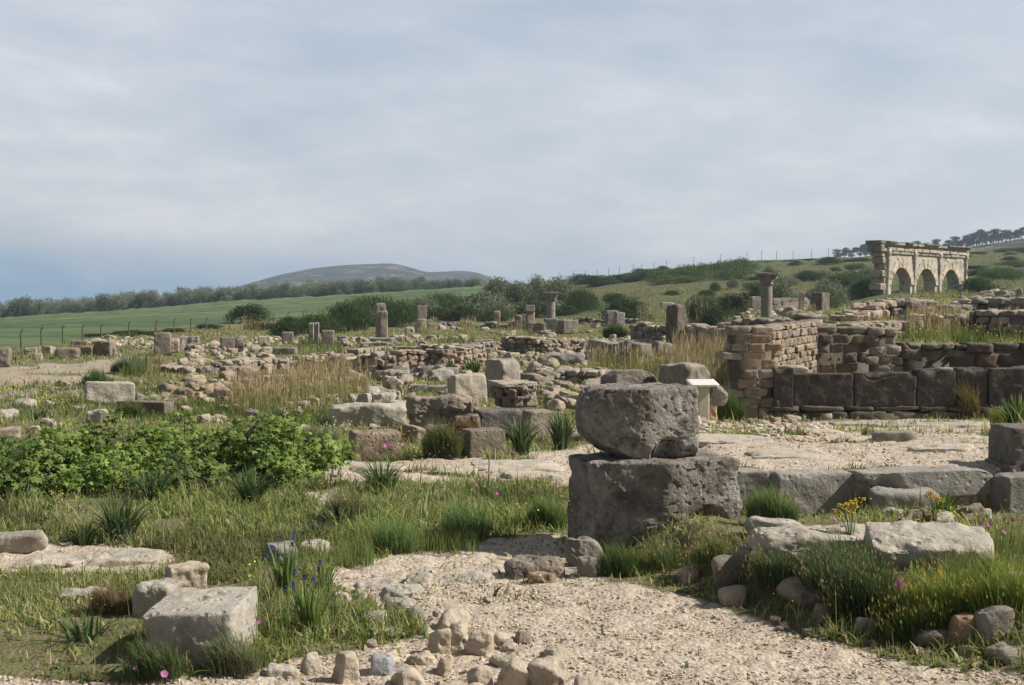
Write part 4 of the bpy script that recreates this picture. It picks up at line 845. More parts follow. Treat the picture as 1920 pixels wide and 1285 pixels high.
R('reddish grey block beside the grey one in the grass', 900, 652, 922, 670, 'grey', .1, .8, 22, n=12)
R('mossy grey low stone below the straight rubble wall', 1010, 662, 1098, 686, 'grey', 0, .5, 10, .06, 6, n=26, col=(1.05, 1.05, 1.08))
R('tall dark block with a lit right side on the terrace', 1520, 549, 1556, 592, 'dark', .8, .8, 30, .015, 0, n=20, y=44, col=(1.05, 1.0, .95))
R('short stub of stone left of the tall dark block on the terrace', 1498, 547, 1507, 574, 'column', 0, 1, 12, n=12, cuts=0, y=46, col=(1.2, 1.1, 1))
R('squat dark block on the terrace left of the tall column', 1404, 556, 1426, 580, 'grey', .2, .8, n=14, y=60, col=(1, .98, .95))
R('rounded pale stone on the corner of the slab wall', 1452, 684, 1514, 702, 'smooth', 0, .8, 10, .02, 3, n=26, on=ZP(704, 20.0), y=20.0, col=(1.25, 1.15, 1.0))
R('small pale rounded stone set on top of the slabs', 1759, 689, 1786, 710, 'pale', 0, .6, 10, .02, 3, n=18, on=ZP(709, ys), y=ys - .03)
R('flat pale stepping slab in front of the long slab wall', 1560, 780, 1650, 797, 'pale', 0, .5, 16, .02, 10, n=24, sink=.085, name='flagstone', cat='flagstone')
R('longest pale stepping slab before the slab wall', 1650, 782, 1850, 800, 'pale', 0, .3, 16, .02, 10, n=30, sink=.085, name='flagstone', cat='flagstone')
R('low grassy stone in the middle of the court', 1640, 806, 1720, 826, 'grey', 0, .5, 10, n=24, cuts=6, sink=.03, col=(1.1, 1.05, .95))
for q, (a, b, c, d, l) in enumerate([(770, 866, 900, 890, 'worn pale flagstone at the left of the middle path'), (880, 858, 1060, 878, 'long worn flagstone crossing the middle path'), (940, 880, 1062, 900, 'cracked flagstone just left of the huge block'), (1300, 812, 1450, 832, 'flagstone in the court beside the information desk'), (1400, 838, 1560, 858, 'broken flagstone in the middle of the court'), (1480, 798, 1600, 812, 'flagstone near the slab wall'),
    (1700, 828, 1840, 846, 'flagstone at the right of the court'), (20, 1040, 170, 1066, 'worn flagstone in the left pavement'), (160, 1032, 300, 1060, 'worn flagstone at the right of the left pavement'), (650, 868, 760, 884, 'flagstone under the spreading clump')]):
    R(l, a, b, c, d, 'pale', rs.uniform(-.1, .1), .8, 14, .02, 12, n=30, sink=.085, name='flagstone', cat='flagstone', col=(1.12, 1.1, 1.06), cd=(.6, .9))
# ------------------------------------------------------------------ columns
def column(label, px, ytop, ybase, y, rad, capital, ped=None, name='column'):
    zb_ = float(H(XP(px, y), y)) - .05 if ybase is None else ZP(ybase, y); zt_ = ZP(ytop, y); h = zt_ - zb_
    root = empty(name, (XP(px, y), y, zb_), 0, label, 'column'); ch = rad * 2.0; z0 = 0
    if ped:
        V, F = rock((rad * 1.5, rad * 1.5, ped / 2), 16, 34, 5, 0, .012); V[:, 2] += ped / 2; mk('pedestal', V, F, M['column'], root, cols={'tint': ones(len(V))}); z0 = ped
    mid = z0 + (h - ch - z0) * .4
    for (a, b) in ((z0, mid - .008), (mid + .004, h - ch)):
        ta = 1 - .12 * (a - z0) / (h - z0); tb = 1 - .12 * (b - z0) / (h - z0)
        zz = np.linspace(a, b, 14); pr = [(rad * ta * .97, a)] + [(rad * (ta + (tb - ta) * t), a + (b - a) * (.02 + .96 * t)) for t in np.linspace(0, 1, 14)] + [(rad * tb * .97, b)]
        V, F = lathe(pr, 28, .012, 3); mk('drum', V, F, M['column'], root, cols={'tint': ones(len(V)) * .95})
    z = h - ch
    V, F = lathe([(rad * .9, z + .002), (rad * 1.12, z + .02), (rad * 1.14, z + ch * .10), (rad * .95, z + ch * .16), (rad * 1.0, z + ch * .35), (rad * 1.35, z + ch * .62), (rad * 1.6, z + ch * .8), (rad * 1.45, z + ch * .84)], 28, .03, 4)
    cap = mk('capital', V, F, M['column'], root, cols={'tint': ones(len(V))})
    parts = []
    V, F = rock((rad * 1.75, rad * 1.75, ch * .1), 20, 30, 3, 0, .02, planes=()); V[:, 2] += z + ch * .9; parts.append((V, F))
    for a in range(4):
        t = a * math.pi / 2 + math.pi / 4; V, F = lathe([(.0, -.05), (rad * .42, -.05), (rad * .46, 0), (rad * .42, .05), (0, .05)], 16); V = rotx(V, math.pi / 2); V *= (1, rad * 4, 1); V = rotz(V, t + math.pi / 2)
        parts.append((V + np.array([math.cos(t) * rad * 1.55, math.sin(t) * rad * 1.55, z + ch * .68]), F))
    if capital == 'leafy':
        for a in range(8):
            t = a * math.pi / 4; V, F = rock((rad * .3, rad * .16, ch * .2), 8, 8, a, 2, .06); V = rotx(V, -.35); V = rotz(V, t + math.pi / 2); parts.append((V + np.array([math.cos(t) * rad * 1.15, math.sin(t) * rad * 1.15, z + ch * .36]), F))
    V, F = merge(parts); mk('volutes', V, F, M['column'], cap, cols={'tint': ones(len(V))})
    return root
column('tall smooth column with a spreading capital standing behind the masonry pier', 1437, 512, 640, 30.5, .155, 'plain')
column('slender far column with a carved capital on a square pedestal', 1033, 548, None, 72, .27, 'leafy', ped=.85)
# ------------------------------------------------------------------ carved capital on the plinth
g = P(960, 815); yc = g.y + .45; base = ZP(768, yc - .2)
base = pl.location.z + max(v.co.z for v in pl.data.vertices) - .03
W = (1006 - 921) / FPX * yc; hh = ZP(714, yc + .2) - base
root = empty('carved_capital', (XP(962, yc), yc, base), .35, 'carved leafy capital with an uncarved right half set on the dark plinth', 'capital')
r0 = W * .36
V, F = lathe([(r0 * .82, 0), (r0 * .86, hh * .1), (r0 * .84, hh * .45), (r0 * 1.0, hh * .7), (r0 * 1.25, hh * .86), (r0 * 1.2, hh * .9)], 30, .05, 8)
mk('bell', V, F, M['dark'], root, cols={'tint': ones(len(V)) * (1.5, 1.35, 1.2)})
V, F = rock((W * .44, W * .44, hh * .09), 30, 18, 4, 4, .03, gouges=[(0, -1, 0, .1, .05), (-1, 0, 0, .1, .05)]); V[:, 2] += hh * .93
mk('abacus', V, F, M['pale'], root, cols={'tint': ones(len(V)) * (.95, .9, .85)})
for row, (zz, rr_, s) in enumerate(((.25, .95, .5), (.55, 1.08, .5))):
    for a in range(8):
        t = a * math.pi / 4 + row * .39; V, F = rock((r0 * .27, r0 * .14, hh * .19), 14, 8, a + row * 9, 1, .08, gouges=[(0, -1, 0, .2, .08)])
        tip, tf = rock((r0 * .2, r0 * .2, hh * .06), 8, 8, a + 40, 2, .08); tip = tip + np.array([0, -r0 * .16, hh * .16]); V, F = merge([(V, F), (tip, tf)])
        V = rotz(V, t + math.pi / 2); mk('acanthus_leaf', V + np.array([math.cos(t) * r0 * rr_, math.sin(t) * r0 * rr_, hh * zz]), F, M['dark'], root, cols={'tint': ones(len(V)) * (1.6, 1.45, 1.3)})
V, F = rock((W * .21, W * .3, hh * .46), 24, 26, 12, 2, .025); V = V + np.array([W * .28, .04, hh * .47]); mk('uncarved_side', V, F, M['grey'], root, cols={'tint': ones(len(V)) * (1.05, .95, .85)})
for a in (-2.2, -1.3, -.7, 2.6):
    V, F = lathe([(0, -.03), (r0 * .22, -.03), (r0 * .26, 0), (r0 * .22, .03), (0, .03)], 14, .05); V = rotx(V, math.pi / 2); V = rotz(V, a + math.pi / 2); mk('volute', V + np.array([math.cos(a) * r0 * 1.15, math.sin(a) * r0 * 1.15, hh * .76]), F, M['dark'], root, cols={'tint': ones(len(V)) * (1.6, 1.45, 1.3)})
# ------------------------------------------------------------------ information desk
m, nt, bs, out = new_mat('painted_post'); v = nd(nt, 'ShaderNodeTexCoord').outputs['Object']
ln(nt, mix(nt, ramp(nt, noise(nt, mapping(nt, v, (20, 20, 3)), 2, 5), [(.4, 0.), (.7, 1.)]), (.56, .50, .38), (.46, .41, .31)), bs.inputs['Base Color']); bs.inputs['Roughness'].default_value = .7; M['cream'] = m
m, nt, bs, out = new_mat('desk_panel'); v = nd(nt, 'ShaderNodeTexCoord').outputs['Object']
ln(nt, mix(nt, ramp(nt, noise(nt, mapping(nt, v, (6, 30, 1)), 3, 5), [(.45, 0.), (.7, 1.)]), (.74, .70, .68), (.60, .57, .56)), bs.inputs['Base Color']); bs.inputs['Roughness'].default_value = .4; M['panel'] = m
g = P(1317, 796); yd = g.y + .05; zb_ = g.z - .05; hd = ZP(722, yd) - zb_
root = empty('information_desk', (XP(1318, yd), yd, zb_), .12, 'cream information post with a tilted white panel beside the balanced block', 'sign')
pw_ = 22 / FPX * yd
def bevel_box(sx, sy, sz, k=60): V, F = rock((sx / 2, sy / 2, sz / 2), 12, k, 1, 0, 0); return V, F
V, F = bevel_box(pw_, pw_ * .8, hd, 70); V[:, 2] += hd / 2; mk('post', V, F, M['cream'], root, cols={'tint': ones(len(V))})
V, F = bevel_box(pw_ * 1.15, pw_ * .9, .03, 70); V[:, 2] += .06; mk('foot', V, F, M['cream'], root, cols={'tint': ones(len(V))})
V, F = bevel_box(54 / FPX * yd, .34, .035, 50); V = rotx(V, .20); V = V + np.array([0, 0, hd + .03]); mk('panel', V, F, M['panel'], root, cols={'tint': ones(len(V))})
# ------------------------------------------------------------------ the arcade
ya, yb_ = 95., 107.; A = np.array([XP(1660, ya), ya]); Bp = np.array([XP(1811, yb_), yb_]); L = float(np.linalg.norm(Bp - A)); ang = math.atan2(*(Bp - A)[::-1])
zb_ = float(H(A[0], ya)) - .6; ZT = ZP(455, ya) - zb_ - .45
arc = empty('ruined_arcade', (A[0], A[1], zb_), ang, 'tall sunlit facade with three round arches standing on the hillside', 'arcade')
TK = .95
def s_at(px):   # distance along the wall of a picture column
    t = (px - 960) / FPX; dx, dy = (Bp - A) / L; return (t * A[1] - A[0]) / (dx - t * dy)
ops = [(s_at(1670), s_at(1706)), (s_at(1717), s_at(1752)), (s_at(1765), s_at(1796))]
spring = .75 + .6
def arch_outline(a, b, n=22, grow=0.):
    c = (a + b) / 2; r = (b - a) / 2 + grow; top = ZP(501, ya) - zb_; ry = top - spring + grow
    t = np.linspace(math.pi, 0, n); return np.concatenate([[[a - grow, 0]], np.stack([c + r * np.cos(t), spring + ry * np.sin(t)], 1), [[b + grow, 0]]])
parts = []
cuts = [0.] + [v for o_ in ops for v in o_] + [L]
def quad_strip(lowp, highp, y):
    return np.concatenate([np.column_stack([lowp[:, 0], np.full(len(lowp), y), lowp[:, 1]]), np.column_stack([highp[:, 0], np.full(len(highp), y), highp[:, 1]])])
segs = []
for k_ in range(4):     # piers
    a, b = cuts[2 * k_], cuts[2 * k_ + 1]; segs.append(np.array([[a, 0], [b, 0]]))
outl = []
for k_, (a, b) in enumerate(ops):
    outl.append(arch_outline(a, b))
low = [np.array([[cuts[0] , 0.]])]
for k_ in range(3): low.append(outl[k_])
low.append(np.array([[L, 0.]])); low = np.concatenate(low); high = np.column_stack([low[:, 0], np.full(len(low), ZT)])
# vertical jamb duplicates are fine; build front and back faces, soffits, top and ends
n_ = len(low); Vf = quad_strip(low, high, 0); Vb = quad_strip(low, high, TK); V = np.concatenate([Vf, Vb]); i = np.arange(n_ - 1)
F = [np.stack([i, i + 1, n_ + i + 1, n_ + i], 1), np.stack([2 * n_ + i, 3 * n_ + i, 3 * n_ + i + 1, 2 * n_ + i + 1], 1), np.stack([i, 2 * n_ + i, 2 * n_ + i + 1, i + 1], 1), np.array([[0, n_, 3 * n_, 2 * n_], [n_ - 1, 3 * n_ - 1, 4 * n_ - 1, 2 * n_ - 1], [n_, 2 * n_ - 1, 4 * n_ - 1, 3 * n_]])]
mk('wall', V, F, M['arch'], arc, smooth=False, cols={'tint': ones(len(V))})
for k_, (a, b) in enumerate(ops):    # voussoir rings
    inn = arch_outline(a, b)[1:-1]; pp = []; cols = []
    for j in range(9):
        q = [int(j * (len(inn) - 1) / 9), int((j + 1) * (len(inn) - 1) / 9)]; c = np.array([(a + b) / 2, spring])
        p0, p1 = inn[q[0]], inn[q[1]]; e = .55 + .12 * (j % 2) + (.25 if j == 4 else 0)
        o0, o1 = p0 + (p0 - c) / np.linalg.norm(p0 - c) * e, p1 + (p1 - c) / np.linalg.norm(p1 - c) * e
        g0 = (p1 - p0) * .03; v = np.array([p0 + g0, p1 - g0, o1 - g0, o0 + g0]); d = -.05 - .03 * ((j * 7) % 3)
        v = np.concatenate([np.column_stack([v[:, 0], np.full(4, d), v[:, 1]]), np.column_stack([v[:, 0], np.full(4, .1), v[:, 1]])])
        pp.append((v, [np.array([[0, 1, 2, 3], [7, 6, 5, 4], [0, 4, 5, 1], [1, 5, 6, 2], [2, 6, 7, 3], [3, 7, 4, 0]])])); cols.append(np.tile(np.array([1.12, 1.08, 1.02]) * (.9 + .2 * ((j * 5) % 4) / 3), (8, 1)))
    V, F = merge(pp); mk('arch_ring', V, F, M['arch'], arc, smooth=False, cols={'tint': np.concatenate(cols)})
for s in (.28, s_at(1712), s_at(1759), L - .35):   # half columns
    V, F = lathe([(.26, .2), (.26, .5), (.17, .6), (.15, ZT - 1.0), (.22, ZT - .9), (.16, ZT - .8), (.24, ZT - .55), (.30, ZT - .3), (.24, ZT - .05)], 16, .12, int(s * 9)); mk('half_column', V + np.array([s, -.02, 0]), F, M['arch'], arc, cols={'tint': ones(len(V)) * 1.02})
rs3 = R_(77)
lay = [(-.12, .0, .32, .9), (-.2, .32, .26, .95), (-.05, .58, .34, 1.), (-.32, .92, .2, .8), (-.5, 1.12, .14, .42)]
for dy, z, hgt, tn in lay:
    pp, cc = [], []; s = -.35 if z > .5 else 0
    while s < L:
        l = rs3.uniform(1.1, 2.3); l = min(l, L + .1 - s); lean = -dy + rs3.uniform(-.03, .03)
        if not (z > 1.05 and rs3.rand() < .25):
            V, F = rock((l / 2 - .01, (TK + 2 * lean) / 2, hgt / 2), 7, 46, rs3.randint(999), 0, .012); pp.append((V + np.array([s + l / 2, TK / 2, ZT - .42 + z * .75 + hgt / 2 * .98]), F)); cc.append(np.tile(np.array([1, .98, .95]) * tn * rs3.uniform(.85, 1.1), (len(V), 1)))
        s += l
    V, F = merge(pp); mk('cornice' if z > .9 else 'architrave', V, F, M['arch'], arc, cols={'tint': np.concatenate(cc)})
# broken left end: toothed courses
z = -.2; j = 0
while z < ZT - .1:
    hgt = [.62, .5, .55, .42][j % 4]; ext = [.75, .3, .85, .2, .55, .1, .45, .7][j % 8]
    V, F = rock(((ext + .4) / 2, TK / 2 * (.96 if j % 2 else 1.0), hgt / 2 * .97), 10, 26, j + 5, 2, .03); mk('end_block', V + np.array([-ext / 2 + .15, TK / 2 + .02, z + hgt / 2]), F, M['arch'], arc, cols={'tint': ones(len(V)) * (.85, .8, .76)})
    z += hgt; j += 1
V, F = rock((.95, TK / 2 * 1.25, .30), 14, 34, 3, 0, .02); mk('end_block', V + np.array([-.2, TK / 2, ZT + .02]), F, M['arch'], arc, cols={'tint': ones(len(V)) * .6})
V, F = rock((1.05, TK / 2 * 1.4, .14), 14, 34, 5, 0, .02); mk('end_block', V + np.array([-.25, TK / 2, ZT + .46]), F, M['arch'], arc, cols={'tint': ones(len(V)) * .55})
z = .3; j = 0
while z < ZT - .4:
    ext = [.1, .35, .0, .28][j % 4]; V, F = rock((.35 + ext / 2, TK / 2 * .98, .24), 8, 22, j + 50, 2, .04); mk('end_block', V + np.array([L - .3 + ext / 2, TK / 2, z + .24]), F, M['arch'], arc, cols={'tint': ones(len(V)) * 1.05}); z += .5; j += 1
# pier masses seen behind the openings
V, F = box(0, 0, 0, 1, 1, 1)
# ------------------------------------------------------------------ rubble stones lying about
tmpl = []
for q in range(9):
    V, F = rock((.5, .42, .34), 11, 26, 500 + q, 16, .06, cutdepth=(.5, .85)); me = mk('rubble_stone', V, F, M['rubble'], cols={'tint': ones(len(V))}); tmpl.append(me)
free = list(tmpl)
def scatter(label, group, n, x0, x1, y0, y1, s0, s1, seed, col=(1, 1, 1), line=None):
    rs = R_(seed)
    for q in range(n):
        px = rs.uniform(x0, x1); py = rs.uniform(y0, y1) if line is None else np.interp(px, [x0, x1], line) + rs.uniform(-6, 6)
        g = P(px, py); s = rs.uniform(s0, s1) * 1.3 / FPX * g.y
        if free: o = free.pop()
        else: o = tmpl[rs.randint(len(tmpl))].copy(); COL.objects.link(o)
        o.location = g + Vector((0, 0, s * .14)); o.scale = (s * rs.uniform(.8, 1.3), s, s * rs.uniform(.8, 1.3)); o.rotation_euler = (rs.uniform(-.3, .3), rs.uniform(-.3, .3), rs.uniform(0, 6.28))
        t = rs.uniform(.75, 1.2); o.color = (t * col[0], t * col[1] * rs.uniform(.95, 1), t * col[2] * rs.uniform(.9, 1), 1); tag(o, label, 'stone', group)
W_ = (1.08, 1.06, 1.04); T_ = (1.0, .9, .8)
scatter('pale rubble stone in the heap just above the long flat rock', 'rubble heap above the long flat rock', 24, 665, 770, 700, 762, 14, 34, 1, W_)
scatter('grey lichen-covered rubble stone in the pile left of the rounded drum', 'rubble pile left of the rounded drum', 22, 728, 845, 696, 716, 14, 34, 2, (.9, .92, .95))
scatter('rubble stone scattered in the dry grass below the left rubble wall', 'rubble below the left rubble wall', 26, 300, 440, 712, 762, 10, 26, 3, T_)
scatter('small pale stone scattered near the track in the left meadow', 'small stones near the left track', 18, 60, 300, 722, 775, 8, 18, 4, W_)
scatter('rubble stone in the broken line right of the rounded drum', 'rubble right of the rounded drum', 22, 982, 1130, 694, 735, 14, 32, 5, (1, .97, .93))
scatter('pale rubble stone in the yellow-flowered grass left of the balanced block', 'rubble left of the balanced block', 9, 1030, 1085, 745, 770, 20, 36, 6, (1.05, 1, .93))
scatter('stone fallen along the crest of the left rubble wall', 'stones on the left rubble wall', 18, 300, 560, 664, 672, 10, 22, 7, (1, .95, .9), line=(690, 672))
scatter('small stone in the weeds beside the touching pair of blocks', 'stones beside the touching pair', 16, 385, 520, 650, 675, 9, 20, 8, (1.05, 1, .95))
scatter('stone fallen from the orange-tinted wall into the dry grass', 'stones below the orange-tinted wall', 22, 560, 780, 698, 716, 10, 24, 9, T_)
scatter('stone scattered on the grass around the split column', 'stones around the split column', 14, 640, 800, 640, 652, 7, 16, 10, (1.05, 1, .97))
scatter('loose stone at the foot of the masonry pier', 'loose stones at the foot of the pier', 14, 1370, 1480, 786, 796, 6, 14, 11, (1.05, .98, .9))
scatter('rough stone on the terrace between the column and the arches', 'stones on the terrace', 22, 1480, 1760, 592, 604, 9, 22, 12, (1, .95, .88))
scatter('stone on the ruined bank right of the arches', 'stones right of the arches', 20, 1780, 1915, 552, 575, 9, 22, 13, (.95, .92, .88))
scatter('pale stone lying on the bank beneath the kerb blocks', 'stones beneath the kerb blocks', 10, 1640, 1880, 962, 985, 14, 34, 14, (1.05, 1, .92))
scatter('small stone half buried at the foot of the right bank', 'stones at the foot of the right bank', 14, 1400, 1900, 1165, 1230, 10, 22, 15, (.75, .72, .68), line=(1165, 1262))
scatter('little pale stone between the cobbles and the gravel', 'little stones between the cobbles', 10, 600, 1060, 1100, 1270, 10, 26, 16, W_)
scatter('stone among the grass at the left of the dark plinth', 'stones left of the plinth', 8, 870, 905, 770, 800, 10, 18, 17, (.8, .78, .7))
scatter('pale stone in the meadow grass behind the leafy bushes', 'stones behind the leafy bushes', 10, 330, 640, 768, 800, 9, 24, 18, W_)
scatter('rubble stone in the rough grass between the left wall and the tall dry grass', 'rubble between left wall and dry grass', 16, 420, 560, 700, 735, 12, 28, 21, T_)
scatter('stone half hidden in weeds right of the capital', 'stones right of the capital', 12, 1010, 1075, 700, 760, 12, 26, 22, W_)
scatter('stone in the grass just left of the desk boulders', 'stones left of the desk boulders', 10, 1085, 1130, 700, 735, 12, 26, 23, (.9, .88, .85))
scatter('stone on the grassy slope before the thick straight wall', 'stones before the thick straight wall', 16, 900, 1100, 668, 690, 9, 22, 24, (1.05, 1, .95))
scatter('stone scattered among the far fallen blocks', 'stones among the far fallen blocks', 22, 760, 1120, 612, 634, 6, 15, 25, (1, .97, .93))
scatter('stone in the dry grass left of the masonry pier', 'stones left of the pier', 10, 1200, 1360, 650, 690, 9, 20, 26, (1, .95, .88))
def small_rubble(n, seed):
    rs = R_(seed); tv = [rock((.5, .42, .34), 5, 30, 900 + q, 14, .07, cutdepth=(.55, .88))[0] for q in range(8)]; F0 = cubesphere(5)[1]; m_ = n * 6
    y = 13 * (60 / 13.) ** rs.rand(m_); x = rs.uniform(-.5, .26, m_) * y; nz = fbm(x * .35, y * .35, 0, 51, 4) + .35 * fbm(x * 2, y * 2, 0, 52, 2); g, f = masks(x, y)
    k = (nz > .2) & (g < .5) & (f < .5) & ((x / y > -.2) | (y > 19)) & ((x / y > -.27) | (y > 44)) & ~((y < 15.5) & (x / y > .03)); x, y = x[k][:n], y[k][:n]; N = len(x); s = rs.uniform(.05, .24, N) ** 1.0 * rs.uniform(.5, 1.2, N) * (.75 + y / 60); a = rs.uniform(0, 6.28, N); T = np.array(tv)[rs.randint(8, size=N)]; st = rs.uniform(.7, 1.3, (N, 3))
    c, sn = np.cos(a)[:, None], np.sin(a)[:, None]; V = np.stack([(T[:, :, 0] * c - T[:, :, 1] * sn) * s[:, None] * st[:, :1] + x[:, None], (T[:, :, 0] * sn + T[:, :, 1] * c) * s[:, None] * st[:, 1:2] + y[:, None], T[:, :, 2] * s[:, None] * st[:, 2:3] + H(x, y)[:, None] + s[:, None] * .12], 2); nv = V.shape[1]
    col = np.repeat(np.array([1.12, 1.04, .95]) * rs.uniform(.7, 1.25, (N, 1)) * (1 + rs.uniform(-.07, .07, (N, 3))), nv, 0)
    return tag(mk('small_rubble', V.reshape(-1, 3), [(F0[None] + (np.arange(N) * nv)[:, None, None]).reshape(-1, 4)], M['rubble'], cols={'tint': col}), kind='stuff')
small_rubble(2300, 3)
# ------------------------------------------------------------------ gravel
def pebbles(name, n, y0, y1, u0, u1, s0, s1, seed, cond=None, power=1.0, cmul=1.):
    rs = R_(seed); tv = []
    for q in range(6): tv.append(rock((.5, .42, .3), 2, 7, 700 + q, 5, .08)[0])
    F0 = cubesphere(2)[1]; m_ = n * 3; t = rs.rand(m_); y = (y0 ** (1 - power) + t * (y1 ** (1 - power) - y0 ** (1 - power))) ** (1 / (1 - power)) if power != 1 else y0 * (y1 / y0) ** t
    x = rs.uniform(u0, u1, m_) * y; g, _ = masks(x, y); ok = g > .5
    if cond is not None: ok &= cond(x, y)
    x, y = x[ok][:n], y[ok][:n]; N = len(x); z = H(x, y) - .008
    s = s0 * (s1 / s0) ** (rs.rand(N) ** 2.2); a = rs.uniform(0, 6.28, N); T = np.array(tv)[rs.randint(6, size=N)]
    c, sn = np.cos(a)[:, None], np.sin(a)[:, None]; st = rs.uniform(.7, 1.3, (N, 3))
    Vx = (T[:, :, 0] * c - T[:, :, 1] * sn) * s[:, None] * st[:, :1]; Vy = (T[:, :, 0] * sn + T[:, :, 1] * c) * s[:, None] * st[:, 1:2]; Vz = T[:, :, 2] * s[:, None] * st[:, 2:3]
    V = np.stack([Vx + x[:, None], Vy + y[:, None], Vz + z[:, None] + s[:, None] * .12], 2); nv = V.shape[1]
    F = (F0[None] + (np.arange(N) * nv)[:, None, None]).reshape(-1, 4)
    b = rs.uniform(.78, 1.15, N)[:, None]; col = np.array([.51, .435, .355]) * b * np.array([1, 1, 1]) * cmul; col = col * (1 + rs.uniform(-.06, .06, (N, 3)))
    red = rs.rand(N) < .08; col[red] *= (.85, .68, .55)
    o = mk(name, V.reshape(-1, 3), [F], M['pebble'], smooth=False, cols={'col': np.repeat(col, nv, 0)}); return tag(o, kind='stuff')
M['pebble'] = col_attr_mat('pebble', 0, .9, obj=False)
pebbles('gravel', 24000, 4.6, 9.0, -.75, .75, .004, .021, 3, cond=lambda x, y: (y < 7.3) | (R_(5).rand(len(x)) < .18), power=1.4)
pebbles('court_gravel', 6000, 9.3, 20, -.4, .62, .006, .030, 4, power=1.2)
pebbles('loose_stones', 900, 12, 20, .13, .26, .03, .11, 6, power=1.2, cmul=1.05)
pebbles('track_gravel', 1500, 20, 40, -.75, -.25, .02, .10, 7, power=1.2, cmul=.8)
# ------------------------------------------------------------------ grass
def blades(x, y, z, h, w, az, bend, col, seg=3, tipcol=None, droop=0.):
    N = len(x); t = np.linspace(0, 1, seg + 1)[None]; r = (bend[:, None] * h[:, None]) * t ** 1.8; zz = h[:, None] * (t - (bend[:, None] * .35 + droop) * t ** 2.4)
    dx, dy = np.cos(az)[:, None], np.sin(az)[:, None]; ww = w[:, None] * .5 * (1 - .85 * t ** 1.5); fx = az + np.random.RandomState(int(N) % 9973).uniform(-1.2, 1.2, N) + math.pi / 2
    sx, sy = np.cos(fx)[:, None], np.sin(fx)[:, None]
    cx, cy, cz = x[:, None] + r * dx, y[:, None] + r * dy, z[:, None] + zz
    V = np.stack([np.stack([cx - sx * ww, cy - sy * ww, cz], 2), np.stack([cx + sx * ww, cy + sy * ww, cz], 2)], 2).reshape(N, -1, 3)
    k = 2 * (seg + 1); i = np.arange(seg) * 2; F0 = np.stack([i, i + 1, i + 3, i + 2], 1); F = (F0[None] + (np.arange(N) * k)[:, None, None]).reshape(-1, 4)
    C = np.repeat(col[:, None], k, 1)
    if tipcol is not None:
        tt = np.repeat(t[0] ** 3, 2)[None, :, None]; C = C * (1 - tt) + tipcol[:, None] * tt
    return V.reshape(-1, 3), F, C.reshape(-1, 3)
PAL = np.array([(.13, .20, .052), (.26, .305, .095), (.36, .355, .155), (.16, .21, .12), (.52, .45, .27), (.31, .215, .125), (.07, .12, .036)])
def pick(rs, n, w):
    w = np.array(w, float); return PAL[rs.choice(len(PAL), n, p=w / w.sum())] * rs.uniform(.75, 1.25, (n, 1)) * rs.uniform(.93, 1.07, (n, 3))
LUSH = [GP(q) for q in ([(470, 1075), (640, 1030), (850, 1000), (1068, 1000), (1068, 905), (900, 912), (640, 925), (470, 950)], [(400, 1262), (640, 1200), (790, 1205), (770, 1130), (640, 1082), (470, 1075)],
                        [(-100, 1025), (130, 1020), (480, 1010), (640, 925), (640, 890), (-100, 890)])]
CLEAR = [GP([(555, 925), (640, 915), (665, 932), (600, 950)])]
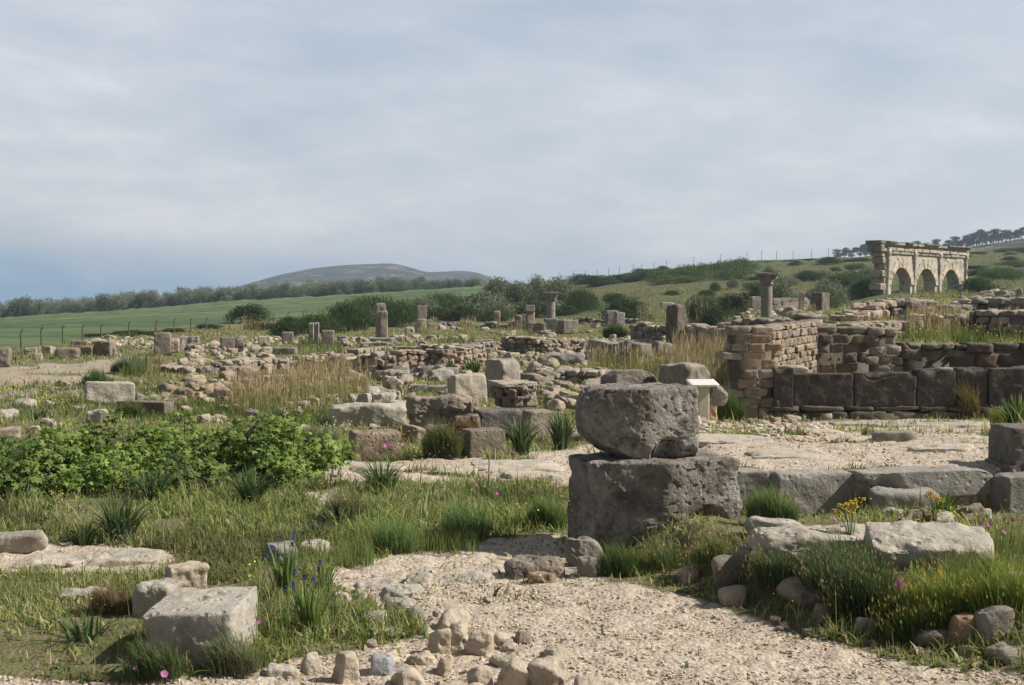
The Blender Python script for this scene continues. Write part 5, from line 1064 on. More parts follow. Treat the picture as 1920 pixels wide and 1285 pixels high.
def grass_field(n, y0, y1, seed, u=.66, cond=None):
    rs = R_(seed); pw = .75; t = rs.rand(n); y = (y0 ** (1 - pw) + t * (y1 ** (1 - pw) - y0 ** (1 - pw))) ** (1 / (1 - pw)); x = rs.uniform(-u, u, n) * y
    g, f = masks(x, y); nz = fbm(x * .8, y * .8, 0, 91, 4); nb = fbm(x * 3.5, y * 3.5, 2, 92, 3); ns = fbm(x * .25, y * .25, 7, 93, 3)
    nd2 = fbm(x * 1.1, y * 1.1, 9, 55, 3)
    keep = (g < .5) | (rs.rand(n) < .012 + .10 * (nz > .45)); keep &= f < .5
    bare = (nz + .5 * nb < -.62); keep &= ~(bare & (rs.rand(n) < .8)); keep &= (nb > -.35) | (rs.rand(n) < .45)
    keep &= ~((x > .5) & (y > 6) & (y < 9.4)) | (rs.rand(n) < .30); keep &= ~((x > 1.3) & (y > 8.5) & (y < 9.5)) | (rs.rand(n) < .4)
    if cond is not None: keep &= cond(x, y)
    x, y, g, nz, nb, ns, nd2 = [q[keep] for q in (x, y, g, nz, nb, ns, nd2)]; N = len(x)
    lush = np.zeros(N, bool)
    for q in LUSH: lush |= pip(x, y, q)
    bank = (x > .8) & (y < 9.3)
    mid = (y > 12.5)
    base = np.where(lush, .115, np.where(bank, .085, np.where(mid, .125, .075)))
    h = base * (.55 + .6 * np.clip(nb + .5, 0, 1.4)) * rs.uniform(.5, 1.35, N) * np.where(g > .5, .4, 1) * np.where((rs.rand(N) < .04), 1.7, 1)
    w = (.0030 + .00062 * y) * rs.uniform(.6, 1.5, N); az = rs.uniform(0, 6.28, N); bend = rs.uniform(.1, .9, N)
    broad = rs.rand(N) < .27; w[broad] *= 2.4; h[broad] *= .5; bend[broad] += .3
    herb = (rs.rand(N) < .09) & (y < 16); w[herb] = rs.uniform(.012, .028, herb.sum()); h[herb] = rs.uniform(.03, .085, herb.sum()); bend[herb] = rs.uniform(.6, 1.3, herb.sum())
    stalk = (rs.rand(N) < .012) & (y < 30) & (g < .5); w[stalk] = .0022 + .0002 * y[stalk]; h[stalk] = rs.uniform(.16, .34, stalk.sum()); bend[stalk] = rs.uniform(.05, .4, stalk.sum())
    col = np.zeros((N, 3)); dry = (ns + .4 * nz > .12)
    a = pick(rs, N, (3, 5, 2.5, 1.5, .7, .25, 1)); b = pick(rs, N, (1.5, 3.5, 3.2, 1.5, 1.6, .6, .6)); c = pick(rs, N, (1.6, 3, 3, 1.2, 2.4, 1.2, .6)); 
    col = np.where(lush[:, None], a, b); col = np.where((mid & dry)[:, None] & (rs.rand(N, 1) < .85), c, col)
    col = col * (1 - .45 * sst(.15, .5, nd2))[:, None] * np.where(nd2 < -.35, 1.12, 1.)[:, None]
    col[stalk] = np.array([.42, .36, .2]) * rs.uniform(.7, 1.1, (stalk.sum(), 1)); tip = col * .7 + np.array([.3, .27, .13]) * .3
    return blades(x, y, H(x, y) - .006, h, w, az, bend, col, 3, tip)
parts = [grass_field(240000, 4.5, 14, 1), grass_field(190000, 13, 80, 2)]
V, F = merge([(a, [b]) for a, b, c in parts]); g_ = mk('grass', V, F, M['grass'], cols={'col': np.concatenate([c for _, _, c in parts])}); tag(g_, kind='stuff')
def slope_tufts(n, seed):
    rs = R_(seed); y = rs.uniform(70, 236, n); x = rs.uniform(.02, .62, n) * y; nz = fbm(x * .12, y * .12, 0, 21, 4); k = nz > -.25; x, y, nz = x[k], y[k], nz[k]; N = len(x)
    c = pick(rs, N, (1, 3, 3, 1, 2.4, .8, .6)) * .72; return blades(x, y, H(x, y) - .02, rs.uniform(.12, .45, N) * (.6 + .6 * np.clip(nz, 0, 1)), rs.uniform(.04, .10, N), rs.uniform(0, 6.28, N), rs.uniform(.2, 1, N), c, 2)
V, F, C = slope_tufts(70000, 4); tag(mk('hillside_grass', V, [F], M['grass'], cols={'col': C}), kind='stuff')
# tall dry grass and other stands
def stand(specs, name, seed, w0=.0045, cols=(.40, .34, .17), green=(.20, .22, .08), heads=True):
    rs = R_(seed); ps = []
    for (x0, x1, ya_, yb_, ytop, n) in specs:
        n = int(n * (.62 if heads else 1))
        px = rs.uniform(x0, x1, n); py = rs.uniform(ya_, yb_, n); mids = P((x0 + x1) / 2, (ya_ + yb_) / 2)
        pa, pb2 = P((x0 + x1) / 2, ya_), P((x0 + x1) / 2, yb_); y = np.interp(py, [ya_, yb_], [pa.y, pb2.y]); x = (px - 960) / FPX * y
        cl = fbm(x * 1.3, y * 1.3, 0, seed, 3); k = cl + rs.uniform(-.6, .6, n) > -.25; x, y = x[k], y[k]; cl = cl[k]; N = len(x)
        hm = ZP(ytop, mids.y) - mids.z; h = hm * rs.uniform(.45, 1.05, N) * (.8 + .3 * np.clip(cl + .3, 0, 1)); w = (.0022 + .00022 * y) * rs.uniform(.7, 1.6, N) * w0 / .0045
        c = np.where(rs.rand(N, 1) < .45, np.array(cols), np.array(green)) * rs.uniform(.7, 1.2, (N, 1)); z = H(x, y) - .01
        tip = np.tile(np.array([.42, .33, .22]), (N, 1)) if heads else c; ps.append(blades(x, y, z, h, w, rs.uniform(0, 6.28, N), rs.uniform(.03, .45, N) ** 1.3, c, 4, tip))
        if heads:
            m_ = rs.rand(N) < .4; ps.append(blades(x[m_], y[m_], z[m_] + h[m_] * .78, h[m_] * .26, w[m_] * 2.6, rs.uniform(0, 6.28, m_.sum()), np.full(m_.sum(), .15), np.tile(np.array([.40, .30, .21]), (m_.sum(), 1)) * rs.uniform(.8, 1.2, (m_.sum(), 1)), 2))
    V, F = merge([(a, [b]) for a, b, c in ps]); return tag(mk(name, V, F, M['grass'], cols={'col': np.concatenate([c for _, _, c in ps])}), kind='stuff')
stand([(430, 560, 745, 785, 690, 2600), (540, 690, 728, 768, 680, 3000), (560, 660, 700, 730, 668, 1500), (274, 302, 705, 726, 662, 300), (1100, 1200, 682, 700, 636, 1500), (1180, 1260, 688, 704, 648, 900), (1262, 1352, 690, 745, 632, 2600), (1330, 1368, 660, 780, 640, 900),
       (785, 805, 616, 632, 596, 300), (805, 822, 616, 630, 590, 160), (862, 892, 618, 636, 594, 420), (440, 500, 606, 622, 596, 500), (408, 432, 618, 628, 612, 150), (930, 1000, 622, 640, 606, 500), (1010, 1120, 640, 652, 628, 500), (1195, 1250, 590, 606, 564, 500), (1290, 1345, 596, 612, 566, 500),
       (1500, 1530, 590, 604, 570, 220), (1600, 1720, 612, 632, 592, 900), (1700, 1800, 612, 650, 572, 2200), (1800, 1920, 612, 640, 580, 1500), (1640, 1700, 600, 618, 585, 400), (1310, 1330, 580, 600, 566, 120)], 'dry_grass', 5)
stand([(1690, 1925, 618, 646, 606, 5200), (1380, 1500, 600, 622, 588, 900), (1520, 1600, 600, 616, 588, 800), (560, 640, 640, 668, 632, 700), (740, 900, 690, 706, 672, 800), (1290, 1400, 575, 605, 566, 1100), (820, 900, 640, 650, 628, 500), (700, 790, 655, 672, 640, 600), (225, 300, 684, 708, 668, 1100), (0, 290, 720, 785, 738, 5200), (250, 440, 755, 790, 752, 2600), (560, 660, 775, 800, 770, 1500), (1000, 1110, 730, 745, 716, 800)],
      'green_grass_stands', 6, .008, (.10, .15, .05), (.16, .20, .07), False)
stand([(1400, 1490, 960, 985, 905, 900), (1870, 1935, 1000, 1060, 950, 900), (660, 900, 1010, 1040, 978, 900), (830, 960, 985, 1010, 955, 700), (520, 700, 1040, 1065, 1000, 900), (1760, 1935, 1080, 1150, 1030, 1500), (1470, 1680, 1060, 1100, 1030, 500), (-10, 265, 1105, 1235, 1146, 5200), (0, 300, 1080, 1150, 1092, 1800)], 'tall_green_grass', 7, .005, (.15, .21, .07), (.26, .28, .11), False)
# ------------------------------------------------------------------ strap-leaved clumps
def clump(label, x0, x1, ytop, ybase, seed, c1=(.045, .085, .038), c2=(.10, .15, .065), n=90, wd=.013, name='asphodel_clump', cat='plant', droop=.15, dead=.08):
    rs = R_(seed); g = P((x0 + x1) / 2, ybase); H_ = max(.1, (ZP(ytop, g.y) - g.z)); Wd = (x1 - x0) / FPX * g.y * .5
    L = H_ * rs.uniform(.7, 1.3, n); az = rs.uniform(0, 6.28, n); r0 = Wd * .35 * rs.rand(n) ** .5; x = np.cos(az) * r0; y = np.sin(az) * r0
    bend = rs.uniform(.05, 1.0, n) * Wd / H_ * 1.05; c = np.array(c1) + (np.array(c2) - np.array(c1)) * rs.rand(n, 1); dd_ = rs.rand(n) < dead; c[dd_] = np.array([.30, .26, .15])
    V, F, C = blades(x, y, np.full(n, -.03), L, wd * rs.uniform(.8, 1.7, n) * max(1, g.y / 9), az + rs.normal(size=n) * .3, bend, c, 7, c * 1.15, droop)
    V[:, 2] = np.maximum(V[:, 2], -.03); root = empty(name, g, 0, label, cat); mk('leaves', V, [F], M['leaf'], root, cols={'col': C}); return root
for q, a in enumerate([('large dark strap-leaved clump at the left above the pavement', 165, 290, 915, 1015, 150), ('flattened sprawling clump at the foot of the large left clump', 110, 200, 965, 1018, 90), ('dark strap-leaved clump in the shade of the leafy bushes', 240, 335, 868, 945, 110),
             ('upright dark clump in front of the right half of the leafy bushes', 425, 520, 866, 945, 130), ('spreading clump on the path edge before the block with orange flowers', 662, 772, 852, 924, 140), ('tall strap-leaved clump at the lit right side of the squared block', 940, 1015, 775, 852, 140),
             ('dark strap-leaved clump between the plinth and the balanced block', 1020, 1085, 768, 842, 140), ('dense dark clump behind the leafy bushes at their right end', 490, 560, 756, 796, 90), ('row of strap leaves in front of the orange-tinted wall', 860, 912, 668, 702, 90),
             ('low strap leaves right of the row near the rounded drum', 820, 862, 676, 700, 70), ('strap-leaved clump in the grass left of the large near clump', 20, 80, 985, 1010, 30), ('sprawling dark leaves in the meadow above the iris', 540, 640, 960, 1005, 100), ('low strap-leaved clump between the bushes and the sprawling leaves', 580, 690, 930, 985, 90),
             ('bright green clump with pale tips at the right edge behind the dark block', 1862, 1950, 735, 805, 120), ('strap leaves beside the near left rough stone', 60, 250, 1115, 1200, 40), ('small tuft of leaves below the left end of the dark slab', 300, 360, 768, 795, 50), ('low clump in the meadow left of the rounded split stone', 45, 100, 760, 790, 50)]):
    clump(a[0], *a[1:5], 40 + q, n=a[5], c2=(.15, .21, .08) if 'bright' in a[0] else (.10, .15, .065))
# tall stalk plant on the path edge
rt = clump('thin-leaved plant with one tall bare stalk at the middle of the grass strip', 880, 950, 888, 932, 71, n=22, wd=.012, name='squill_plant')
s_ = tube([(0, 0, 0), (.01, 0, .3), (.0, 0, ZP(852, rt.location.y) - rt.location.z)], [.006, .005, .003], 5); mk('stalk', s_[0], s_[1], M['bark'], rt)
# ------------------------------------------------------------------ leafy lobed bushes
def lobed_leaves(cs, up_, s, rs, c1, c2):
    N = len(cs); K = 11; th = np.linspace(-2.6, 2.6, K); rad = np.array([.45, .8, .42, .95, .5, 1.1, .5, .95, .42, .8, .45])
    a = rs.normal(size=(N, 3)); a[:, 2] = np.abs(a[:, 2]) * .3; nrm = rs.normal(size=(N, 3)) * .55 + np.array([.15, -.25, .8]) + up_ * .4; nrm /= np.linalg.norm(nrm, axis=1)[:, None]
    a = a - nrm * (a * nrm).sum(1)[:, None]; a /= np.linalg.norm(a, axis=1)[:, None]; b = np.cross(nrm, a)
    P_ = (np.cos(th) * rad)[None, :, None] * a[:, None] + (np.sin(th) * rad)[None, :, None] * b[:, None] - nrm[:, None] * (.28 * rad ** 2)[None, :, None]
    V = np.concatenate([cs[:, None], cs[:, None] + P_ * s[:, None, None]], 1); k = K + 1; i = np.arange(1, K)
    F = np.stack([np.zeros(K - 1, int), i, i + 1], 1); F = (F[None] + (np.arange(N) * k)[:, None, None]).reshape(-1, 3)
    c = np.array(c1) + (np.array(c2) - np.array(c1)) * rs.rand(N, 1); return V.reshape(-1, 3), F, np.repeat(c, k, 0)
def leafy_bush(label, x0, x1, ytop, ybase, seed, n=560, tone=1.):
    rs = R_(seed); g = P((x0 + x1) / 2, ybase); hh = ZP(ytop, g.y) - g.z; w = (x1 - x0) / FPX * g.y; root = empty('leafy_bush', g, 0, label, 'bush')
    st, cs = [], []
    m_ = max(7, int(w * 12))
    for q in range(m_):
        bx, by = rs.uniform(-.45, .45) * w, rs.uniform(-.28, .28); h = hh * rs.uniform(.5, 1.12) * (1 - .25 * abs(bx / w * 2) ** 3); tx, ty = bx + rs.uniform(-.08, .08), by + rs.uniform(-.08, .08)
        st.append(tube([(bx, by, -.04), ((bx + tx) / 2 + .02, (by + ty) / 2, h * .5), (tx, ty, h * .96)], [.008, .006, .003], 5))
        k = int(n / m_); t = rs.uniform(.12, 1.0, k) ** .8; r = .10 * (1.15 - t * .5); cs.append(np.stack([bx + (tx - bx) * t + rs.normal(size=k) * r, by + (ty - by) * t + rs.normal(size=k) * r, h * t], 1))
    cs = np.concatenate(cs); ctr = np.array([0, 0, hh * .4]); up_ = (cs - ctr) / np.maximum(np.linalg.norm(cs - ctr, axis=1), .01)[:, None]
    V, F, c = lobed_leaves(cs, up_, rs.uniform(.024, .062, len(cs)), rs, (.075, .13, .025), (.31, .38, .085)); mk('foliage', V, [F], M['leaf'], root, smooth=False, cols={'col': c * np.array([tone * .95, tone, tone * 1.1])})
    v, f = merge(st); mk('stems', v, f, M['bark'], root); return root
for q, a in enumerate([('leafy bush cut by the left edge of the picture', -60, 60, 812, 905), ('low leafy bush second from the left edge', 40, 130, 808, 915), ('tall bright leafy bush below the round split stone', 95, 190, 782, 905), ('leafy bush with a bare twig at its top', 165, 245, 785, 900), ('leafy bush under the dark slab', 225, 300, 800, 905),
             ('leafy bush below the right end of the dark slab', 275, 350, 790, 900), ('low leafy bush in the middle of the thicket', 335, 410, 805, 905), ('leafy bush in the dip of the thicket', 395, 465, 812, 900), ('tallest bright leafy bush near the right end of the thicket', 445, 530, 772, 895), ('leafy bush beside the tallest one', 505, 580, 790, 900),
             ('leafy bush at the right end of the thicket over the path', 560, 636, 812, 892), ('shaded leafy growth at the foot of the left thicket', -20, 120, 850, 930), ('shaded leafy growth at the foot of the thicket below the twig', 110, 260, 850, 928), ('shaded leafy growth at the foot of the thicket in the middle', 250, 420, 845, 925), ('leafy growth at the foot of the tallest bush', 410, 560, 840, 912)]):
    leafy_bush(a[0], *a[1:], 60 + q, n=[560, 700, 480, 620][q % 4], tone=[1., .8, 1.12, .72, .95][q % 5])
# ------------------------------------------------------------------ wiry shrubs
def wiry(label, x0, x1, ytop, ybase, seed, c1, c2, n=2600, tips=None, lean=(-.25, 0), name='wiry_shrub', w=.0035, mat='leaf'):
    rs = R_(seed); g = P((x0 + x1) / 2, ybase); hh = ZP(ytop, g.y) - g.z; wd = (x1 - x0) / FPX * g.y
    q = rs.uniform(-1, 1, n); x = q * wd * .42; y = rs.uniform(-.4, .5, n) * min(wd, .7) * .6; h = hh * rs.uniform(.35, 1.02, n) * np.sqrt(np.clip(1 - .75 * q ** 2, .1, 1)) * np.clip(1 + .45 * vn(x * 9 / max(wd, .2), y * 14, 0, seed), .4, 1.25); z = h * rs.uniform(0, .45, n); h = h - z
    az = np.arctan2(rs.normal(size=n) * .6 + lean[1], q + rs.normal(size=n) * .7 + lean[0] * 3); c = np.array(c1) + (np.array(c2) - np.array(c1)) * rs.rand(n, 1)
    V, F, C = blades(x, y, z, h, w * rs.uniform(.6, 1.5, n) * max(1, g.y / 8), az, rs.uniform(.1, .6, n), c, 4, c * 1.2)
    G = [(V, F, C)]
    if tips is not None:
        m_ = rs.rand(n) < .12; xx = x[m_] + np.cos(az[m_]) * .05; G.append(blades(xx, y[m_] + np.sin(az[m_]) * .05, z[m_] + h[m_] * .8, np.full(m_.sum(), .02), np.full(m_.sum(), .008), az[m_], np.full(m_.sum(), .2), np.tile(np.array(tips), (m_.sum(), 1)), 2))
    V, F = merge([(a, [b]) for a, b, c_ in G]); root = empty(name, g, 0, label, 'shrub'); mk('foliage', V, F, M['leaf'], root, cols={'col': np.concatenate([c_ for _, _, c_ in G])})
    return root
GG = ((.06, .10, .05), (.15, .19, .10)); YG = ((.11, .17, .04), (.28, .33, .09)); TG = ((.33, .27, .14))
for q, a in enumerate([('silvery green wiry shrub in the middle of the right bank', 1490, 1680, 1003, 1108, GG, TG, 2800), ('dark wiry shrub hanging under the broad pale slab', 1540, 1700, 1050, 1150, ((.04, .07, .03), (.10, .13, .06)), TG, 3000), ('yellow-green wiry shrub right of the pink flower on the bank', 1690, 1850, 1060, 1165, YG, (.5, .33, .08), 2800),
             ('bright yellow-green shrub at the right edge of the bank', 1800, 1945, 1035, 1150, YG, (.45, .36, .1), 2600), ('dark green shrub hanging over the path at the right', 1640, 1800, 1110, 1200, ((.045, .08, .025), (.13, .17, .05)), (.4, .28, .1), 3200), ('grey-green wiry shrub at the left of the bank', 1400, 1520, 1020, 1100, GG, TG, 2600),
             ('feathery green plant before the first kerb block', 1398, 1500, 908, 985, ((.10, .15, .06), (.18, .23, .09)), None, 2600), ('low wiry plant at the foot of the huge block', 1180, 1290, 1005, 1068, ((.08, .12, .04), (.18, .21, .09)), (.4, .3, .12), 900), ('sparse plant below the right corner of the huge block', 1290, 1400, 1000, 1060, ((.10, .14, .05), (.22, .23, .1)), (.45, .34, .12), 1500),
             ('green tuft against the lower left of the huge block', 1120, 1200, 1015, 1080, ((.06, .11, .03), (.14, .19, .06)), None, 1300), ('dry sprawling plant in front of the flat-topped block', 380, 500, 1190, 1262, ((.10, .12, .06), (.24, .25, .14)), None, 1700), ('dark sprawling plant at the left foot of the flat-topped block', 225, 350, 1200, 1275, ((.05, .08, .03), (.13, .16, .06)), None, 1600),
             ('tangled dry shrub in the grass below the spreading clump', 600, 700, 915, 975, ((.12, .12, .06), (.26, .24, .13)), None, 1600), ('fine feathery fennel in the grass strip', 820, 930, 935, 1003, ((.07, .14, .05), (.14, .22, .08)), None, 900), ('feathery fennel at the left of the grass strip', 685, 790, 965, 1035, ((.10, .18, .06), (.2, .28, .1)), None, 900),
             ('green herb tuft at the right end of the grass strip', 985, 1065, 925, 990, ((.10, .16, .05), (.2, .25, .09)), None, 1600), ('grey bushy herb on the large pale stones behind the leafy bushes', 560, 640, 790, 850, ((.10, .13, .07), (.20, .22, .13)), None, 1800), ('brown-tipped herb between the dark block and the squared block', 790, 870, 790, 858, ((.07, .10, .04), (.16, .18, .07)), (.42, .22, .08), 2400),
             ('reddish sorrel mound behind the round boulder', 845, 905, 780, 830, ((.13, .10, .05), (.28, .17, .08)), (.4, .17, .08), 1500), ('brown dry herb beside the left rough stone', 165, 250, 1090, 1150, ((.16, .12, .07), (.26, .19, .11)), None, 1200), ('green tangle at the foot of the masonry pier', 1355, 1400, 745, 790, ((.06, .1, .03), (.13, .18, .06)), None, 800),
             ('shrub in the shaded corner behind the slab wall', 1545, 1610, 640, 700, ((.06, .12, .025), (.14, .21, .05)), None, 1500), ('brown reeds before the dark slabs', 1800, 1836, 708, 785, ((.14, .11, .05), (.26, .2, .09)), None, 500), ('yellow-green weeds below the clump at the right edge', 1858, 1900, 755, 802, YG, (.6, .5, .1), 900),
             ('grey shrub on the left meadow above the pale block', 205, 275, 668, 700, ((.10, .12, .09), (.20, .22, .17)), None, 1500), ('green low bush between the boulders and dry grass at the desk', 1345, 1380, 720, 790, ((.06, .11, .03), (.14, .19, .06)), None, 900), ('dark green bush between the slab and the standing stone', 1128, 1180, 606, 634, ((.05, .09, .03), (.11, .16, .05)), None, 1500),
             ('tangled weeds round the pale block in the left meadow', 215, 275, 745, 785, ((.08, .12, .04), (.17, .2, .08)), None, 1200), ('weeds growing over the slab at the upper left', 150, 215, 690, 722, ((.08, .13, .05), (.15, .2, .08)), None, 900)]):
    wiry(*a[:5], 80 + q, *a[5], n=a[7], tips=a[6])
# ------------------------------------------------------------------ flowers
def PH(px, py, hgt):
    dv = (px - 960) / FPX * np.array([1., 0, 0]) - (py - 642.5) / FPX * UP + FW; q = dv[None] * _T[:, None]
    ab = (EYE + q[:, 2]) - H(q[:, 0], q[:, 1]) < hgt; i = int(np.argmax(ab)); return Vector((q[i][0], q[i][1], float(H(q[i][0], q[i][1])))), EYE + float(q[i][2])
def flower_geo(r, n, cup, c):
    V, F = [], []
    for q in range(n):
        a = q * 2 * math.pi / n
        for t, w in ((.12, .1), (.55, .42), (.95, .5), (1.08, .18)):
            z = cup * r * (t ** 1.5); 
            for s in (-1, 1): V.append((math.cos(a) * r * t - math.sin(a) * s * w * r, math.sin(a) * r * t + math.cos(a) * s * w * r, z))
        b = q * 8
        for k in (0, 2, 4): F.append((b + k, b + k + 1, b + k + 3, b + k + 2))
    return np.array(V), np.array(F), np.tile(c, (len(V), 1))
def flower(px, py, hgt, r, label, c=(.55, .12, .42), group=None, name='pink_flower', cat='flower', face=(.3, -.8, .5)):
    g, z = PH(px, py, hgt); h = max(z - g.z, .03); root = empty(name, g, 0, label, cat, group)
    s = tube([(.0, .0, -.01), (rs.uniform(-.015, .015), 0, h * .5), (0, 0, h)], [.003, .0025, .002], 4); mk('stem', s[0], s[1], M['stem'], root)
    V, F, C = flower_geo(r, 5, .45, c); qn = Vector(face).to_track_quat('Z', 'Y').to_matrix(); V = V @ np.array(qn).T + np.array([0, -.004, h]); mk('petals', V, [F], M['petal'], root, cols={'col': C})
    v, f = lathe([(0.001, 0), (r * .14, .001), (r * .1, r * .35), (.001, r * .4)], 8); v = v @ np.array(qn).T + np.array([0, -.004, h]); mk('centre', v, f, M['yellow'], root); return root
m, nt, bs, out = new_mat('stem'); bs.inputs['Base Color'].default_value = (.12, .17, .06, 1); M['stem'] = m
m, nt, bs, out = new_mat('flower_centre'); bs.inputs['Base Color'].default_value = (.6, .5, .25, 1); M['yellow'] = m
PK = (.50, .17, .40)
for px, py, h, r, l in [(1687, 1095, .22, .028, 'large open pink flower in the middle of the right bank'), (1563, 972, .12, .02, 'pink flower above the left end of the long ledge'), (1584, 988, .12, .02, 'pink flower just right of the one above the long ledge'), (1838, 980, .15, .016, 'pink flower left in the cluster right of the broad slab'), (1855, 985, .15, .018, 'pink flower in the middle of the cluster right of the broad slab'),
                     (1881, 998, .15, .018, 'pink flower lowest in the cluster right of the broad slab'), (1899, 974, .18, .016, 'pink flower near the right edge above the cluster'), (1901, 883, .25, .018, 'pink flower in front of the kerb block at the right edge'), (308, 1264, .07, .02, 'lowest pink flower before the flat-topped block'), (262, 1237, .09, .016, 'pink flower left of the flat-topped block'),
                     (296, 1231, .1, .015, 'half closed pink flower below the flat-topped block'), (331, 1222, .12, .015, 'pink flower against the shaded face of the flat-topped block'), (255, 1253, .07, .013, 'small pink flower furthest left before the flat-topped block'), (488, 1166, .1, .016, 'pink flower right of the flat-topped block'), (724, 836, .25, .028, 'pink flower before the rough dark block'),
                     (757, 834, .25, .028, 'pink flower right of the rough dark block'), (833, 917, .2, .016, 'small mauve flower left in the grass strip'), (895, 909, .25, .018, 'small mauve flower beside the tall stalk'), (933, 926, .15, .018, 'mauve flower right of the tall stalk'), (820, 921, .15, .014, 'tiny mauve flower in the grass strip')]:
    flower(px, py, h, r * .78, l, PK, face=(rs.uniform(-.5, .8), -.7, rs.uniform(.2, .9)))
# purple irises
def iris(label, x0, x1, ytop, ybase, fl, seed, n=26):
    root = clump(label, x0, x1, ytop, ybase, seed, (.07, .13, .035), (.17, .24, .07), n, .016, 'iris_plant', 'plant', .05, .05); rs = R_(seed)
    for px, py in fl:
        y = root.location.y + rs.uniform(-.08, .05); p = Vector((XP(px, y), y, ZP(py, y))) - root.location; pv = []
        s = tube([(p.x * .4, 0, 0), (p.x * .8, p.y * .6, p.z * .6), tuple(p)], [.004, .003, .002], 4); f_ = mk('flower_stalk', s[0], s[1], M['stem'], root)
        for k in range(6):
            a = k * math.pi / 3; up_ = k % 2; v, f = rock((.004, .002, .010), 4, 6, k, 0, .05); v[:, 2] += .009; v = rotx(v, -1.9 if not up_ else -.35); v = rotz(v, a); pv.append((v + np.array(p), f))
        v, f = merge(pv); mk('flower', v, f, M['petal'], f_, cols={'col': np.tile((.13, .10, .38), (len(v), 1))})
    return root
iris('largest green iris with broad upright leaves and purple flowers', 545, 620, 1085, 1190, [(546, 1098), (585, 1088), (598, 1056), (550, 1072), (566, 1084)], 91, 34)
iris('thin-leaved iris with purple flowers at the left of the largest one', 500, 575, 1020, 1130, [(518, 1010), (505, 1028), (548, 1008), (545, 1022), (534, 1105), (495, 1046)], 92, 40)
iris('small iris with a single purple flower right of the others', 575, 640, 1040, 1110, [(577, 1018), (594, 1068)], 93, 24)
# specks of colour: patches no one could count
def specks(name, patches, seed, spread=.5):
    rs = R_(seed); Vs, Fs, Cs = [], [], []; off = 0
    for (px, py, wpx, hpx, n, hgt, r, c) in patches:
        q0 = P(px, py); s = r * max(1, q0.y / 9) ** .45 * .8
        for _ in range(n):
            a, b = px + rs.normal() * wpx / 2, py + rs.normal() * hpx / 2; g = P(a, b + 2); h = hgt * rs.uniform(.6, 1.15)
            n_ = np.array([rs.normal() * .4, -.5 + rs.normal() * .4, 1.]); n_ /= np.linalg.norm(n_); t = np.cross(n_, [1, .2, 0]); t /= np.linalg.norm(t); u_ = np.cross(n_, t); k = np.arange(6) * math.pi / 3; ss = s * rs.uniform(.6, 1.3)
            ctr = np.array([g.x, g.y, g.z + h]); V = np.concatenate([[ctr], ctr + ss * (np.outer(np.cos(k), t) + np.outer(np.sin(k), u_)) * rs.uniform(.75, 1.1, (6, 1))])
            Vs.append(V); Fs.append(np.array([[0, 1 + i, 1 + (i + 1) % 6] for i in range(6)]) + off); Cs.append(np.tile(np.array(c) * rs.uniform(.8, 1.1), (7, 1))); off += 7
    return tag(mk(name, np.concatenate(Vs), [np.concatenate(Fs)], M['petal'], smooth=False, cols={'col': np.concatenate(Cs)}), kind='stuff')
YL = (.62, .50, .06); OR = (.62, .27, .05); WH = (.78, .78, .74); LI = (.30, .26, .45); PY = (.75, .70, .35)
specks('yellow_flowers', [(35, 722, 40, 10, 46, .18, .012, OR), (90, 735, 90, 22, 70, .18, .012, YL), (15, 738, 30, 10, 20, .15, .012, YL), (110, 758, 60, 10, 26, .15, .012, YL), (118, 975, 24, 10, 26, .2, .007, YL), (150, 1150, 60, 14, 40, .1, .006, YL), (20, 1115, 60, 30, 16, .1, .005, YL), (1770, 985, 50, 8, 90, .1, .007, YL),
       (1880, 1010, 60, 40, 20, .15, .006, YL), (1350, 1052, 70, 16, 26, .05, .006, YL), (1200, 1065, 60, 14, 12, .08, .005, YL), (780, 735, 40, 12, 50, .2, .012, YL), (990, 665, 60, 12, 34, .3, .012, YL), (1110, 740, 80, 16, 50, .2, .010, YL), (1060, 750, 50, 20, 36, .2, .010, YL), (1750, 635, 200, 14, 120, .25, .012, YL), (1860, 625, 100, 12, 50, .3, .012, YL),
       (1400, 597, 90, 10, 40, .3, .014, YL), (240, 760, 90, 20, 20, .15, .009, YL), (460, 770, 200, 20, 30, .2, .009, YL), (640, 640, 60, 10, 16, .3, .014, YL), (495, 650, 20, 10, 12, .3, .014, YL), (530, 900, 5, 3, 3, .25, .011, YL), (610, 950, 6, 3, 4, .2, .010, YL), (650, 984, 16, 4, 5, .25, .010, YL), (160, 695, 200, 14, 26, .2, .012, YL), (1010, 902, 30, 6, 22, .15, .006, YL), (1300, 620, 60, 12, 14, .3, .014, YL), (300, 960, 200, 50, 40, .2, .005, YL)], 1)
specks('orange_flowers', [(680, 842, 50, 12, 60, .3, .010, OR), (760, 842, 60, 12, 50, .3, .010, OR), (840, 800, 40, 14, 40, .35, .010, (.5, .22, .06)), (150, 905, 8, 3, 2, .4, .008, (.8, .15, .02)), (82, 920, 8, 3, 2, .35, .008, (.8, .15, .02)), (880, 790, 40, 10, 40, .3, .010, (.5, .2, .08)), (1750, 930, 12, 10, 12, .25, .009, OR), (1500, 1130, 200, 40, 30, .15, .006, OR), (285, 812, 6, 4, 4, .5, .015, OR)], 2)
specks('white_daisies', [(640, 838, 40, 14, 46, .3, .010, WH), (1010, 650, 40, 12, 30, .3, .012, WH), (660, 730, 60, 20, 26, .2, .009, WH), (120, 960, 160, 40, 30, .2, .005, PY), (990, 985, 90, 14, 18, .2, .008, PY), (860, 950, 100, 20, 20, .25, .006, PY), (470, 1110, 6, 3, 3, .15, .012, PY), (1130, 800, 30, 20, 8, .2, .006, WH)], 3)
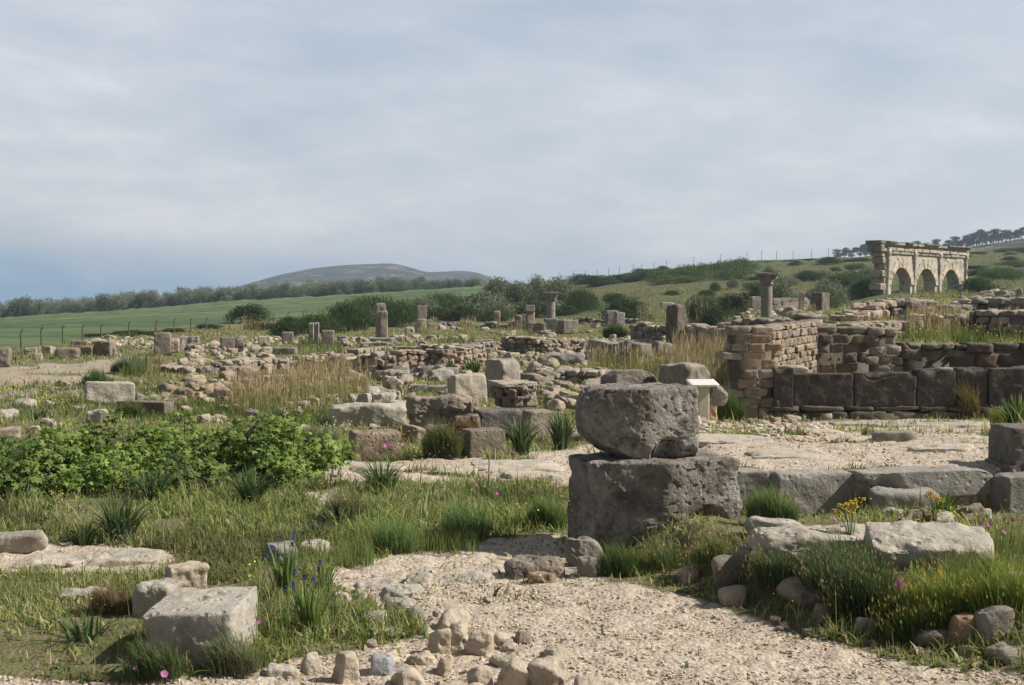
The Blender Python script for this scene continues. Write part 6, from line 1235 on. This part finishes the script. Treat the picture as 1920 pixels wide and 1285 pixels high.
specks('lilac_flowers', [(150, 915, 160, 30, 60, .3, .006, LI), (350, 930, 60, 24, 60, .25, .006, LI), (480, 960, 120, 20, 50, .25, .006, LI), (250, 690, 80, 14, 50, .4, .014, (.24, .24, .32)), (880, 905, 120, 10, 40, .3, .006, (.35, .24, .45)), (240, 1060, 40, 40, 40, .2, .005, LI), (60, 1130, 60, 30, 20, .1, .005, LI), (1000, 900, 40, 8, 20, .25, .006, LI)], 4)
# umbels and spurge on the bank
def umbel(label, px, py, hgt, w, n, c, seed):
    rs = R_(seed); g, z = PH(px, py, hgt); root = empty('yellow_umbel', g, 0, label, 'plant'); ps, cc = [], []; st = []
    for q in range(n):
        a = rs.uniform(0, 6.28); r = w * rs.rand() ** .5; tp = np.array([math.cos(a) * r, math.sin(a) * r * .6, hgt * rs.uniform(.75, 1.1)]); st.append(tube([(0, 0, 0), tuple(tp * (.4, .4, .7)), tuple(tp)], [.003, .002, .0015], 4))
        for k in range(9): V, F = rock((.006, .006, .004), 2, 4, k, 0, 0); ps.append((V + tp + rs.normal(size=3) * (.014, .014, .006), F))
    v, f = merge(st); mk('stems', v, f, M['stem'], root); v, f = merge(ps); mk('flower_heads', v, f, M['petal'], root, cols={'col': np.tile(c, (len(v), 1))})
umbel('yellow umbel flowers standing before the sloping kerb block', 1596, 946, .28, .09, 14, YL, 4)
umbel('yellow flower heads beside the green spurge under the undercut kerb block', 1754, 922, .28, .05, 6, (.7, .45, .05), 5)
umbel('flat cushion of yellow flowers behind the broad pale slab', 1775, 986, .12, .14, 26, YL, 6)
clump('green spurge with short leaves before the undercut kerb block', 1735, 1800, 915, 975, 95, (.05, .12, .05), (.16, .26, .07), 60, .02, 'spurge_plant')
# ------------------------------------------------------------------ haze
hv, hf = box(0, 0, 9, 3800, 3800, 100)
m = bpy.data.materials.new('haze_air'); m.use_nodes = True; nt = m.node_tree; nt.nodes.clear(); out = nd(nt, 'ShaderNodeOutputMaterial')
pv = nd(nt, 'ShaderNodeVolumePrincipled'); pv.inputs['Density'].default_value = HAZE; pv.inputs['Color'].default_value = (.66, .82, 1, 1); pv.inputs['Anisotropy'].default_value = .2
ln(nt, pv.outputs[0], out.inputs['Volume'])
hz = mk('haze', hv, hf, m, smooth=False); tag(hz, kind='stuff', label='thin blue haze filling the air over the plain', cat='haze')
# ------------------------------------------------------------------ labels inside groups: name the ones that stand out
def name_extremes(limit=6):
    gr = {}
    for o in list(COL.objects):
        if o.parent is None and o.get('category') and o.get('group') and o.get('label'): gr.setdefault((o['group'], o['label']), []).append(o)
    for (g_, lab), os_ in gr.items():
        if len(os_) < 3 or len(lab.split()) > 14: continue
        sx = {o.name: 960 + FPX * o.location.x / o.location.y for o in os_}; sz = {o.name: o.scale[2] * o.scale[0] / o.location.y for o in os_}
        left = list(os_); lead = lab.split()[0]; base = lab
        def take(word, key):
            if not left: return
            o = max(left, key=key); left.remove(o); o['label'] = word + ' ' + base
        take('leftmost', lambda o: -sx[o.name]); take('rightmost', lambda o: sx[o.name]); take('largest', lambda o: sz[o.name]); take('second largest', lambda o: sz[o.name])
        if len(left) > 1: take('smallest', lambda o: -sz[o.name])
        if len(left) > 1: take('second smallest', lambda o: -sz[o.name])
        if len(left) > 2: take('second from left', lambda o: -sx[o.name]); take('second from right', lambda o: sx[o.name])
bpy.context.view_layer.update(); name_extremes()
